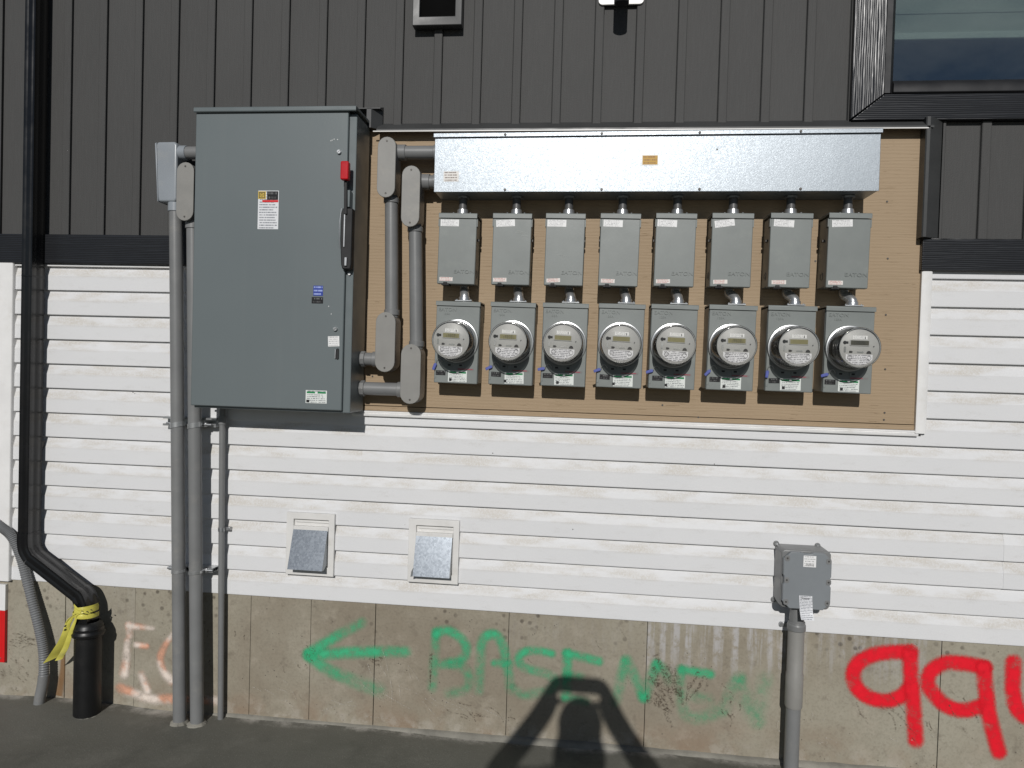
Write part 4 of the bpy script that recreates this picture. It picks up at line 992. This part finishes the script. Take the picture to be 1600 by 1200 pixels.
    xa, xb = pt(243.5, 260, .11)[0], pt(277.5, 260, .11)[0]
    MB().prism([(xa+.020, zt+.004), (xb-.004, zt+.004), (xb+.002, zt+.02), (xb, z2-.012), (xb-.012, z2), (xa+.010, z2-.001), (xa+.003, z2-.014), (xa+.008, zt+.04)], -.118, -.035, 'y').build('elbow_box', 'pvc_light', r, bevel=.010, seg=4)
    MB().prism([(xa+.017, zt+.006), (xa+.0215, zt+.002), (xa+.0075, z2-.004), (xa+.0005, z2-.010)], -.122, -.031, 'y').build('elbow_cover', 'pvc_light', r, bevel=.002)
    zs = pt(290, 239, .085)[1]
    MB().lathe([(.0275, 0), (.0275, (-1.6655)-(xb-.005))], (xb-.005, yr, zs), 'x', 24).build('pipe', 'pvc_grey', r)
    MB().lathe([(.0315, 0), (.0315, .036)], (xb-.006, yr, zs), 'x', 24).build('socket_hub', 'pvc_light', r, bevel=.002)
    crust(r, LA(0), yr, rad, 3, .2)
    xB0 = xat(308, 1120); xB1 = xat(302, 352); zB1 = pt(302, 352, .085)[1]; LB = lean(xB0, xB1, zB1); xB = xB0
    r = thing('conduit_riser', (xB, yr, 0), 'inner grey conduit riser with an oval cover, tucked against the switch cabinet', 'conduit', 'conduit risers beside the switch cabinet')
    a = pt(275.5, 345, .135); b = pt(303.5, 253.5, .135); cz = (a[1]+b[1])/2
    lb_body(r, (a[0]+b[0])/2, cz, b[0]-a[0]+.002, b[1]-a[1], -.05, -.138)
    MB().tube([(LB(-.03), yr, -.03), (LB(1.0), yr, 1.0), (LB(cz-.09), yr, cz-.09)], rad, 28).build('pipe', 'pvc_grey', r)
    MB().lathe([(.0325, -.028), (.0325, .01)], (LB(a[1]), yr, a[1]+.003), 'z', 28).build('socket_hub', 'pvc_grey', r, bevel=.002)
    crust(r, LB(0), yr, rad, 9, .4)
    # thin conduit
    xT = pt(345, 1118, .028)[0]; xT1 = pt(347.5, 665, .03)[0]; zT1 = pt(347.5, 665, .03)[1]; LT = lean(xT, xT1, zT1)
    r = thing('thin_conduit', (xT, -.026, 0), 'thin grey conduit running down the siding beside the two risers', 'conduit')
    zt = 1.4262
    zb = .57
    MB().tube([(LT(-.03), -.029, -.03), (LT(zb-.03), -.029, zb-.03), (LT(zb+.03), -.031, zb+.03), (LT(zt), -.031, zt)], .0132, 16).build('pipe', 'pvc_grey', r)
    z = pt(347, 827, .03)[1]; xT = LT(z)
    MB().lathe([(.0155, -.008), (.0155, .008)], (xT, -.031, z), 'z', 16).build('strap', 'zinc_dull', r)
    MB().box(xT+.012, xT+.034, -.020, -.0005, z-.008, z+.008).build('strap_foot', 'zinc_dull', r, bevel=.002)
    z = pt(347, 660, .03)[1]; xT = LT(z)
    MB().lathe([(.0165, -.020), (.0165, .02)], (xT, -.031, z+.01), 'z', 16).build('coupling', 'pvc_grey', r, bevel=.002)
    # strut channels with clamps
    for py, lab, x0p, x1p in ((659, 'upper slotted strut channel clamping both risers below the cabinet', 257, 340), (887, 'lower slotted strut channel clamping both risers near the foundation', 268, 337)):
        z = pt(300, py, .03)[1]; x0 = pt(x0p, py, .03)[0]; x1 = pt(x1p, py, .03)[0]
        r = thing('strut_channel', ((x0+x1)/2, 0, z), lab, 'strut', 'strut channels behind the risers')
        hh = .0205
        if py > 800: hh = .010
        MB().prism([(-.001, z-hh), (-.042 if py < 800 else -.053, z-hh), (-.042 if py < 800 else -.053, z-hh*.55), (-.036, z-hh*.55), (-.036, z-hh+.003), (-.004, z-hh+.003), (-.004, z+hh-.003), (-.036, z+hh-.003), (-.036, z+hh*.55), (-.042 if py < 800 else -.053, z+hh*.55), (-.042 if py < 800 else -.053, z+hh), (-.001, z+hh)], x0, x1, 'x').build('channel', 'zinc', r)
        for xx, sgn in ((LA(z), -1), (LB(z), 1)):
            m = MB(); n = 18; R1, R2 = rad+.0006, rad+.0030; zz = z-.010 if py < 800 else z
            ring = [(xx+R2*math.cos(a), yr+R2*math.sin(a)) for a in [math.radians(-200+220*k/n) for k in range(n+1)]]
            inner = [(xx+R1*math.cos(a), yr+R1*math.sin(a)) for a in [math.radians(-200+220*k/n) for k in range(n+1)]]
            vs = []; hz = .011 if py < 800 else .006
            for (a1, a2) in zip(ring, inner):
                tl = (a1[0]-xx)*.22 if py < 800 else (a1[0]-xx)*.10
                vs += [(a1[0], a1[1], zz-hz+tl), (a1[0], a1[1], zz+hz+tl), (a2[0], a2[1], zz+hz+tl), (a2[0], a2[1], zz-hz+tl)]
            fs = []
            for k in range(n):
                for j in range(4): fs.append((4*k+j, 4*k+(j+1) % 4, 4*k+4+(j+1) % 4, 4*k+4+j))
            fs += [(0, 1, 2, 3), (4*n+3, 4*n+2, 4*n+1, 4*n)]
            m.add(vs, fs).build('clamp', 'zinc', r)
            MB().box(xx+.030*sgn-.010, xx+.030*sgn+.010, -.062, -.041, zz-.008, zz+.010).build('clamp_ear', 'zinc', r, bevel=.002)
            MB().lathe([(.0055, -.028), (.0055, .026)], (xx+.040*sgn, -.060, zz+.002), 'x', 8).build('clamp_bolt', 'zinc_dull', r)
make_conduits()

# ------------------------------------------------------------------ junction box on the right with its conduit
def make_junction_box():
    d = .125
    a = pt(1222, 950, d); b = pt(1300.5, 866, d); x0, x1, z0, z1 = a[0], b[0], a[1], b[1]
    r = thing('junction_box', ((x0+x1)/2, 0, z0), 'grey octagonal cornered junction box with two white labels, on the siding at right', 'junction box')
    c = .028
    def octo(e, q=c): return [(x0-e+q, z0-e), (x1+e-q, z0-e), (x1+e, z0-e+q), (x1+e, z1+e-q), (x1+e-q, z1+e), (x0-e+q, z1+e), (x0-e, z1+e-q), (x0-e, z0-e+q)]
    MB().prism(octo(.004, .010), -.104, -.0012, 'y').build('box_body', 'pvc_grey', r, bevel=.006, seg=3)
    # scalloped lid
    P = []
    pts = octo(0)
    lid = []
    for i in range(len(pts)):
        p, q = Vector(pts[i]), Vector(pts[(i+1) % len(pts)])
        lid.append(tuple(p))
        if (q-p).length > .08:
            nrm = Vector((-(q-p).y, (q-p).x)).normalized()*.0
            m = (p+q)/2; dv = (q-p).normalized(); nn = Vector((dv.y, -dv.x))
            for s, e in ((-.020, 0), (-.016, -.004), (.016, -.004), (.020, 0)): lid.append(tuple(m+dv*s+nn*e))
    MB().prism(lid, -d, -.1045, 'y').build('lid', 'box_lid', r, bevel=.003)
    for (sx, sz) in ((x0+.014, z1-.026), (x0+.014, z0+.026), (x1-.012, z1-.030), (x1-.012, z0+.030), (x0+.014, (z0+z1)/2), (x1-.010, (z0+z1)/2)):
        MB().prism(rrect(sx-.010, sx+.010, sz-.012, sz+.012, .008, 4), -d-.0012, -d+.0012, 'y').build('lid_boss', 'pvc_grey', r, bevel=.0008)
        MB().lathe([(.0035, -d-.0026), (.0040, -d-.0010)], (sx, 0, sz), seg=10).build('lid_screw', 'dark_screw', r)
    # mounting ears at corners on the wall
    for (ex, ez, dx, dz) in ((x0+.004, z1+.0, -1, 1), (x1-.02, z1+.0, .2, 1), (x0+.002, z0-.0, -1, -1)):
        q = MB().lathe([(.011, -.010), (.0115, -.0012)], (ex+dx*.004, 0, ez+dz*.004), seg=16).build('mounting_ear', 'pvc_grey', r, bevel=.002)
        MB().lathe([(.005, -.0125), (.006, -.0102)], (ex+dx*.004, 0, ez+dz*.004), seg=12).build('ear_screw', 'zinc_dull', q)
    dd = -d-.0004
    a, b = pt(1255, 885.5, d), pt(1275.5, 869, d); sticker('label', 'print_white', a[0], b[0], a[1], b[1], dd, r)
    lettering('label_word', 'Scepter', .011, ((a[0]+b[0])/2, dd-.0008, a[1]+.008), 'ink', r, depth=.0002, flip=-1)
    a, b = pt(1247.5, 966, d+.002), pt(1269, 931.5, d); 
    m = MB(); n = 8
    vs = []; 
    for k in range(n+1):
        t = k/n; z = b[1]+(a[1]-b[1])*t; cur = max(0, t-.55)**2*.09
        for x in (a[0], b[0]): vs.append((x+t*.006, dd-.0008-cur, z)); 
    nv = len(vs); vs += [(v[0], v[1]+.0006, v[2]) for v in vs]
    fs = []
    for k in range(n): i = 2*k; fs += [(i, i+1, i+3, i+2), (nv+i, nv+i+2, nv+i+3, nv+i+1), (i, i+2, nv+i+2, nv+i), (i+1, nv+i+1, nv+i+3, i+3)]
    fs += [(0, nv, nv+1, 1), (2*n, 2*n+1, nv+2*n+1, nv+2*n)]
    m.add(vs, fs).build('peeling_label', 'print_dense', r)
    lettering('label_word', 'Scepter', .011, ((a[0]+b[0])/2, dd-.0016, b[1]-.010), 'ink', r, depth=.0002)
    # conduit
    yc = -.068; xc = (pt(1241, 1010, .068)[0]+pt(1240, 1150, .068)[0])/2
    g = thing('conduit_riser', (xc, yc, 0), 'grey conduit rising from the ground to the junction box on the right', 'conduit')
    MB().lathe([(.0290, 0), (.0290, z0+.03)], (xc, yc, -.03), 'z', 28).build('pipe', 'pvc_grey', g)
    zc = pt(1241, 1060, .068)[1]; zl = pt(1240, 1104, .068)[1]; zt = pt(1243, 975, .068)[1]
    MB().lathe([(.0325, zl-zc), (.0345, zl-zc+.006), (.0345, 0.02), (.0320, .026), (.0320, zt-zc)], (xc, yc, zc), 'z', 28).build('expansion_sleeve', 'pvc_cover', g)
    MB().lathe([(.0320, 0), (.0365, .001), (.0365, .024), (.0335, .027), (.0335, .036)], (xc, yc, zt-.024), 'z', 28).build('collar', 'pvc_grey', g, bevel=.002)
    MB().lathe([(.0235, 0), (.0235, z0-zt-.004)], (xc, yc, zt+.006), 'z', 24).build('neck', 'pvc_grey', g)
    x, z = pt(1222, 977, .02); MB().lathe([(.009, -.012), (.010, -.0005)], (x, 0, z), seg=14).build('strap_bolt', 'zinc_dull', g)
    MB().box(x, xc-.02, -.010, -.002, z-.009, z+.009).build('strap', 'zinc_dull', g, bevel=.002)
paint('box_lid', (.205, .222, .235), .45, .05, .05, dirt=(.27, .28, .28))
make_junction_box()

# ------------------------------------------------------------------ dryer vents
def make_vents():
    for k, (px, py, qx, qy, lab, ang) in enumerate(((446, 804, 523, 897, 'dryer vent with a grey steel flap ajar, nearer the conduits', .060), (636.5, 814, 718, 909, 'dryer vent with a bright bent steel flap, nearer the middle', .048))):
        a = pt(px, qy, .014); b = pt(qx, py, .014); x0, x1, z0, z1 = a[0], b[0], a[1], b[1]
        v = thing('dryer_vent', ((x0+x1)/2, 0, z0), lab, 'vent', 'dryer vents in the white siding')
        iw = .040 if k == 0 else .032
        ix0, ix1, iz0, iz1 = x0+.034, x1-.026, z0+.040, z1-.028
        O = [(x0, z0), (x1, z0), (x1, z1), (x0, z1)]; I = [(ix0, iz0), (ix1, iz0), (ix1, iz1), (ix0, iz1)]
        vs = [(p, -.001, q) for p, q in O] + [(p, -.015, q) for p, q in O] + [(p, -.017, q) for p, q in I] + [(p, -.003, q) for p, q in I]
        fs = []
        for i in range(4):
            j = (i+1) % 4; fs += [(i, j, 4+j, 4+i), (4+i, 4+j, 8+j, 8+i), (8+i, 8+j, 12+j, 12+i)]
        fs.append((12, 13, 14, 15))
        MB().add(vs, fs).build('mounting_block', 'vent_plastic', v, bevel=.002)
        MB().box(ix0+.001, ix1-.001, -.020, -.0035, iz1-.050, iz1-.030).build('hood_rail', 'vent_plastic', v, bevel=.002)
        MB().box(ix0+.008, ix1-.001, -.008, -.0035, iz1-.016, iz1-.006).build('hood_rail', 'vent_plastic', v, bevel=.002)
        # galvanised flap: hinged at the top, swung outward at the bottom, folded sides
        zt = iz1-.046; zb = iz0+.002; yb = -.018-ang
        f = MB(); th = .0012
        fx0, fx1 = ix0+.001, ix1-.003
        f.add([(fx0, -.0205, zt), (fx1, -.0205, zt), (fx1, yb, zb), (fx0, yb, zb), (fx0, -.0205+th, zt-.001), (fx1, -.0205+th, zt-.001), (fx1, yb+th, zb-.0005), (fx0, yb+th, zb-.0005)],
              [(0, 1, 2, 3), (4, 7, 6, 5), (0, 4, 5, 1), (1, 5, 6, 2), (2, 6, 7, 3), (3, 7, 4, 0)]).build('flap', 'galvanised_flap', v)
        for xx in (fx0, fx1-.0012):
            MB().prism([(-.0208+th, zt-.003), (yb+th, zb), (yb+.022, zb-.002), (-.004, zb+.02), (-.004, zt-.003)], xx, xx+.0012, 'x').build('flap_side', 'galvanised_flap', v)
        if k == 1:
            MB().add([(fx0-.008, yb-.004, zb-.002), (fx0+.001, yb+.0005, zb-.001), (fx0+.001, yb+.006, zb+.036), (fx0-.006, yb-.001, zb+.020)], [(0, 1, 2, 3)]).build('bent_corner', 'zinc', v)
make_vents()

# ------------------------------------------------------------------ downspout, standpipe, tape, hose
def make_downspout():
    # rectangular corrugated section swept along a path; wide side runs off the wall
    xs = [(pt(p, q, .098)[0], pt(p, q, .098)[1]) for p, q in ((52, 0), (34.5, 500))]
    X0 = (pt(53, 0, .098)[0]+pt(36.5, 500, .098)[0]+pt(35, 800, .098)[0])/3
    r = thing('downspout', (X0, -.06, .45), 'black ribbed downspout with an offset elbow at its foot', 'downspout')
    def section(hw, hd):
        p = []
        nf = 4
        def rib(a0, a1, n, fix, ax, sgn):
            out = []
            for k in range(n):
                t0 = a0+(a1-a0)*(k+.0)/n; t1 = a0+(a1-a0)*(k+.5)/n; t2 = a0+(a1-a0)*(k+.62)/n; t3 = a0+(a1-a0)*(k+.9)/n
                for t, e in ((t0, 0), (t1, 0), (t2, .0014), (t3, .0014)):
                    out.append((t, fix-sgn*e) if ax == 'x' else (fix-sgn*e, t))
            return out
        p += rib(-hw, hw, 2, -hd, 'x', -1); p += rib(-hd, hd, 2, hw, 'y', 1); p += rib(hw, -hw, 2, hd, 'x', 1); p += rib(hd, -hd, 2, -hw, 'y', -1)
        return p
    def sweep(path, sc):
        vs = []; fs = []; P = [Vector(q) for q in path]; n = len(P); L = None
        for i, q in enumerate(P):
            d = (P[min(i+1, n-1)]-P[max(i-1, 0)]).normalized(); s = Vector((0, 1, 0)).cross(d).normalized()*-1; u = d.cross(s).normalized()
            if u.y < 0: u = -u
            if s.x < 0: s = -s
            hw, hd = sc[i] if isinstance(sc, list) else sc
            sec = section(hw, hd); L = len(sec)
            vs += [q+s*a+u*b for a, b in sec]
        for i in range(n-1):
            for k in range(L): a = i*L+k; b = i*L+(k+1) % L; fs.append((a, b, b+L, a+L))
        fs += [tuple(range(L)), tuple(range((n-1)*L, n*L))]
        return MB().add(vs, fs)
    yc = -.060; zt = 4.2; zb = pt(35, 850, .06)[1]
    sweep([(X0, yc, zt), (X0, yc, zb+.02)], (.0255, .038)).build('pipe', 'black_gloss', r, smooth=30)
    xe, ze = pt(136, 948, .085)
    e0 = Vector((X0, yc, zb+.035)); 
    path = crom([(X0, yc-.001, zb+.06), (X0, yc-.001, zb+.02), (X0+.008, yc-.002, zb-.02), (X0+.035, yc-.006, zb-.055)], 4)
    sweep(path, (.0275, .040)).build('elbow', 'black_gloss', r, smooth=30)
    p1 = Vector((X0+.033, yc-.006, zb-.053)); p2 = Vector((xe-.020, -.085, ze+.055))
    sweep([p1, p1.lerp(p2, .5), p2], (.0285, .0405)).build('offset_pipe', 'black_gloss', r, smooth=30)
    zp = pt(137, 985, .09)[1]
    path = crom([p2-(p2-p1).normalized()*.02, p2, (xe-.004, -.088, ze+.028), (xe+.006, -.09, ze-.01), (xe+.007, -.09, zp-.03)], 4)
    sweep(path, (.0295, .0415)).build('elbow', 'black_gloss', r, smooth=30)
    MB().box(X0-.0262, X0+.0262, -.0988, -.0215, 1.985, 1.992).build('joint_band', 'black_gloss', r, bevel=.001)
    MB().box(X0-.02, X0+.02, -.023, -.0105, 3.0, 3.03).build('standoff', 'black_gloss', r)
    MB().box(X0-.02, X0+.02, -.023, .0, 1.2, 1.23).build('standoff', 'black_gloss', r)
    # standpipe
    xp = (pt(115, 1060, .09)[0]+pt(159.5, 1060, .09)[0])/2; R = (pt(159.5, 1060, .09)[0]-pt(115, 1060, .09)[0])/2*.82
    s = thing('drain_standpipe', (xp, -.09, 0), 'short black drain pipe standing in the ground below the downspout', 'drain pipe')
    zr = pt(137, 975, .09)[1]
    MB().lathe([(R, 0), (R, zr+.03), (R-.005, zr+.03), (R-.005, 0)], (xp, -.09, -.03), 'z', 36, cap=False).build('pipe', 'black_pipe', s)
    MB().lathe([(R+.001, -.052), (R+.010, -.046), (R+.012, -.034), (R+.006, -.026), (R+.003, -.004), (R-.006, .012), (R-.014, .016), (R-.016, .006)], (xp, -.09, zr), 'z', 30, cap=False).build('coupling', 'black_pipe', s)
    MB().lathe([(R+.0050, -.022), (R+.0072, -.021), (R+.0066, -.011), (R+.0045, -.010)], (xp, -.09, zr), 'z', 30, cap=False).build('clamp_band', 'black_gloss', s)
    crust(s, xp, -.09, R+.002, 5, .8)
    # caution tape
    t = thing('caution_tape', (xp, -.14, ze-.05), 'yellow caution tape knotted round the downspout outlet, one end hanging', 'tape')
    def band(pts, wds, name, wv=(0, 0, 1)):
        vs = []; fs = []; n = len(pts)
        Wv = Vector(wv).normalized()
        for i, q in enumerate(pts):
            q = Vector(q); hw = wds[min(i, len(wds)-1)] if isinstance(wds, list) else wds
            wob = Vector((0, -.003*math.sin(i*1.7), 0))
            vs += [q+Wv*hw, q+wob-Vector((0, .003, 0)), q-Wv*hw]
        k = len(vs); vs += [v+Vector((0, .0012, 0)) for v in vs]
        for i in range(n-1):
            for j in range(2): a = 3*i+j; fs += [(a, a+1, a+4, a+3), (k+a, k+a+3, k+a+4, k+a+1)]
        return MB().add(vs, fs).build(name, 'tape_yellow', t, smooth=60)
    zt_ = pt(137, 957, .13)[1]; xcn = xe+.004
    import math as _m
    for k, (dz, hw, rr, til) in enumerate(((.010, .014, .050, .10), (-.006, .012, .053, .32), (-.016, .010, .055, -.06))):
        pts = [(xcn+rr*.95*math.cos(a), -.090+rr*math.sin(a)*1.05, zt_+dz+til*rr*math.cos(a)) for a in [math.radians(-190+200*j/14) for j in range(15)]]
        band(pts, hw, 'wrap')
    kx, kz = pt(120, 957, .15)
    MB().lathe([(.003, -.016), (.008, -.010), (.0095, 0), (.007, .010), (.003, .016)], (kx, -.146, kz), 'x', 7).build('knot', 'tape_yellow', t)
    ex, ez = pt(82, 1030, .10)
    tail = crom([(kx, -.150, kz), (pt(108, 975, .14)[0], -.146, pt(108, 975, .14)[1]), (pt(99, 1000, .13)[0], -.136, pt(99, 1000, .13)[1]), (ex, -.115, ez)], 5)
    band(tail, [.006, .008, .010, .011, .012, .013, .014, .016, .018, .020, .022, .024, .026, .028, .030, .032], 'tail', (.75, .25, .35))
    tail2 = crom([(kx, -.152, kz-.004), (pt(107, 968, .15)[0], -.152, pt(107, 968, .15)[1]), (pt(100, 985, .15)[0], -.148, pt(100, 985, .15)[1])], 4)
    band(tail2, .006, 'tail', (.8, .2, .3))
    for k, (dz, rr, til, ph) in enumerate(((.020, .052, -.25, .3), (-.004, .057, .15, 1.1))):
        pts = [(xcn+rr*.92*math.cos(a), -.091+rr*math.sin(a)*1.05, zt_+dz+til*rr*math.cos(a)+.004*math.sin(5*a+ph)) for a in [math.radians(-175+150*j/12) for j in range(13)]]
        band(pts, [.005+.003*math.sin(j*1.3+ph) for j in range(13)], 'wrap')
    ex3, ez3 = pt(92, 1031, .11)
    tail3 = crom([(kx+.004, -.149, kz-.008), (pt(112, 985, .14)[0], -.143, pt(112, 985, .14)[1]), (pt(104, 1010, .13)[0], -.134, pt(104, 1010, .13)[1]), (ex3, -.112, ez3)], 5)
    band(tail3, [.004, .005, .006, .008, .009, .010, .011, .012, .013, .014, .015, .016, .016, .017, .017, .018], 'tail', (.9, .1, .25))
    # printed blocks along the tape
    for (px, py, s1, s2, an) in ((104, 972, .012, .006, .9), (102, 978, .012, .006, .9), (101, 984, .010, .005, .9), (137, 956, .012, .004, -.3), (143, 953, .009, .004, -.4), (131, 959, .010, .004, -.2), (128, 955, .006, .003, 0)):
        x, z = pt(px, py, .1515); c_, s_ = math.cos(an), math.sin(an)
        P = [(x+u*c_-v*s_, z+u*s_+v*c_) for u, v in ((-s1/2, -s2/2), (s1/2, -s2/2), (s1/2, s2/2), (-s1/2, s2/2))]
        MB().prism(P, -.1520, -.1510, 'y').build('printed_block', 'ink', t)
    # corrugated hose
    hp = [(-30, 800, .03), (0, 822, .03), (18, 838, .028), (32, 868, .022), (42, 905, .03), (52, 945, .04), (62, 985, .048), (68, 1020, .052), (68, 1060, .056), (62, 1093, .06), (58, 1115, .065)]
    pts = []
    for a, b, d in hp:
        x, z = pt(a, b, d); pts.append((x, -d, z))
    pts[-1] = (pts[-2][0]-.004, pts[-2][1], -.03)
    hz = thing('corrugated_hose', (pts[-2][0], -.06, 0), 'grey corrugated hose curving behind the downspout into the ground', 'hose')
    Q = crom(pts, 22); cut = int(len(Q)*.80)
    m = MB(); rr = [.0205+(.0018 if (i % 2) else -.0012) for i in range(cut)]
    m.tube(Q[:cut], rr, 16).build('ribbed_hose', 'hose_grey', hz, smooth=20)
    MB().tube(Q[cut-3:], .0235, 18).build('sleeve', 'pvc_grey', hz)
make_downspout()

# red and white board at the left edge
def make_barrier():
    x1 = pt(6.0, 990, .015)[0]; z0 = pt(5, 1036, .015)[1]; zm = pt(5, 955, .015)[1]; z1 = pt(5, 914, .015)[1]
    r = thing('wall_sign', (x1-.15, 0, z0), 'red and white sign panel on the concrete, cut by the left edge', 'sign')
    MB().box(x1-.30, x1, -.010, .0055, z0, zm).build('red_panel', 'red_paint', r, bevel=.001)
    MB().box(x1-.30, x1, -.010, .0055, zm+.0006, z1).build('white_panel', 'sticker_white', r, bevel=.001)
    for dx in (-.28, -.02): MB().lathe([(.003, -.0125), (.004, -.0095)], (x1+dx, 0, z0+.02), seg=10).build('screw', 'zinc_dull', r)
make_barrier()

# ------------------------------------------------------------------ the photographer, behind the camera
def make_person():
    Y = -(DIST+.40)
    r = thing('person', (.02, Y, 0), 'person in a dark jacket behind the viewpoint, holding up a phone', 'person')
    me = bpy.data.meshes.new('body'); V = []; E = []; Rr = []
    ZS = 1.095  # figure stretched taller so that its cast shadow lands at the right height
    def v(x, y, z, a, b=None): V.append((x, y, z*ZS)); Rr.append((a, b or a)); return len(V)-1
    def e(a, b): E.append((a, b))
    cx = .0
    pel = v(cx, 0, .96, .150, .115); sp = v(cx, .0, 1.12, .138, .105); ch = v(cx, .0, 1.30, .155, .115); st = v(cx, .0, 1.40, .120, .095)
    nk = v(cx, .0, 1.49, .088); hd0 = v(cx, .035, 1.56, .080, .085); hd = v(cx, .05, 1.63, .082, .095); ht = v(cx, .035, 1.685, .074, .086)
    for a, b in ((pel, sp), (sp, ch), (ch, st), (st, nk), (nk, hd0), (hd0, hd), (hd, ht)): e(a, b)
    for s in (-1, 1):
        hip = v(cx+s*.095, 0, .88, .088); kn = v(cx+s*.105, .02, .50, .058); an = v(cx+s*.11, -.01, .10, .042); toe = v(cx+s*.125, .12, .045, .036)
        heel = v(cx+s*.11, -.03, .045, .036)
        for a, b in ((pel, hip), (hip, kn), (kn, an), (an, toe), (an, heel)): e(a, b)
        # elbow, wrist, palm, then four fingers and a thumb closed round the end of the phone
        hx = -.117 if s < 0 else .098
        sh = v(cx+s*.165, .01, 1.41, .075); el = v(hx+s*.245, .11, 1.375, .064); wr = v(hx+s*.050, .315, 1.545, .050); pal = v(hx+s*.006, .360, 1.602, .052, .052)
        for a, b in ((st, sh), (sh, el), (el, wr), (wr, pal)): e(a, b)
        for k, (dz, ln) in enumerate(((.040, .9), (.024, 1.0), (.008, .95), (-.008, .75))):
            k1 = v(hx+s*.004, .408, 1.602+dz, .018); k2 = v(hx-s*.024*ln, .424, 1.606+dz, .011); k3 = v(hx-s*.044*ln, .416, 1.606+dz, .0085)
            e(pal, k1); e(k1, k2); e(k2, k3)
        t1 = v(hx-s*.016, .368, 1.572, .014); t2 = v(hx-s*.042, .374, 1.586, .010); e(pal, t1); e(t1, t2)
    me.from_pydata(V, E, []); o = bpy.data.objects.new('body', me); C.objects.link(o); o.parent = r
    sk = o.modifiers.new('skin', 'SKIN'); sk.use_smooth_shade = True
    for i, sv in enumerate(me.skin_vertices[0].data): sv.radius = Rr[i]; sv.use_root = (i == pel)
    sb = o.modifiers.new('sub', 'SUBSURF'); sb.levels = 1; sb.render_levels = 2
    t = NT('clothes'); z = t.xyz(t.coord(False))[2]; yy = t.xyz(t.coord(False))[1]
    c = t.mix(t.math('GREATER_THAN', z, 1.02), (.03, .035, .06), (.05, .055, .065))
    c = t.mix(t.math('MAXIMUM', t.math('GREATER_THAN', z, 1.615), t.math('MULTIPLY', t.math('GREATER_THAN', yy, .345), t.math('GREATER_THAN', z, 1.2))), c, (.48, .29, .21))
    c = t.mix(t.math('LESS_THAN', z, .09), c, (.02, .02, .02))
    me.materials.append(t.set(c, .75))
    # hair, ears, nose, eyes, mouth
    def lump(name, c_, rad, mat, zmin=-9):
        m = MB(); n = 12; vs = []; fs = []
        for i in range(n+1):
            th = math.pi*i/n
            for k in range(16):
                ph = 2*math.pi*k/16; vs.append((c_[0]+rad[0]*math.sin(th)*math.cos(ph), c_[1]+rad[1]*math.sin(th)*math.sin(ph), max(zmin, c_[2]+rad[2]*math.cos(th))))
        for i in range(n):
            for k in range(16): a = i*16+k; b = i*16+(k+1) % 16; fs.append((a, b, b+16, a+16))
        return m.add([(p[0]+r.location.x, p[1]+Y, p[2]*ZS) for p in vs], fs).build(name, mat, r)
    lump('hair', (0, .022, 1.650), (.098, .112, .102), 'hair', 1.57)
    lump('hood', (0, -.015, 1.545), (.112, .110, .135), 'jacket')
    for s in (-1, 1):
        lump('ear', (s*.086, .035, 1.600), (.010, .018, .028), 'skin'); lump('eye', (s*.030, .128, 1.615), (.013, .010, .010), 'sticker_white')
    lump('nose', (0, .145, 1.585), (.014, .022, .024), 'skin'); lump('mouth', (0, .128, 1.540), (.024, .008, .006), 'red_paint')
    # phone in landscape behind the lens, raised above it to place its shadow
    p = thing('phone', (.015, -(DIST+.014), 1.766), 'black phone held in landscape by the person behind the viewpoint', 'phone')
    MB().prism(rrect(-.078, .104, 1.762, 1.836, .010), -(DIST+.019), -(DIST+.011), 'y').build('phone_body', 'black_plastic', p, bevel=.002)
    MB().lathe([(.007, -(DIST+.0105)), (.007, -(DIST+.009)), (.005, -(DIST+.009))], (-.002, 0, 1.80), seg=16, cap=False).build('lens_ring', 'zinc_dull', p)
make_person()
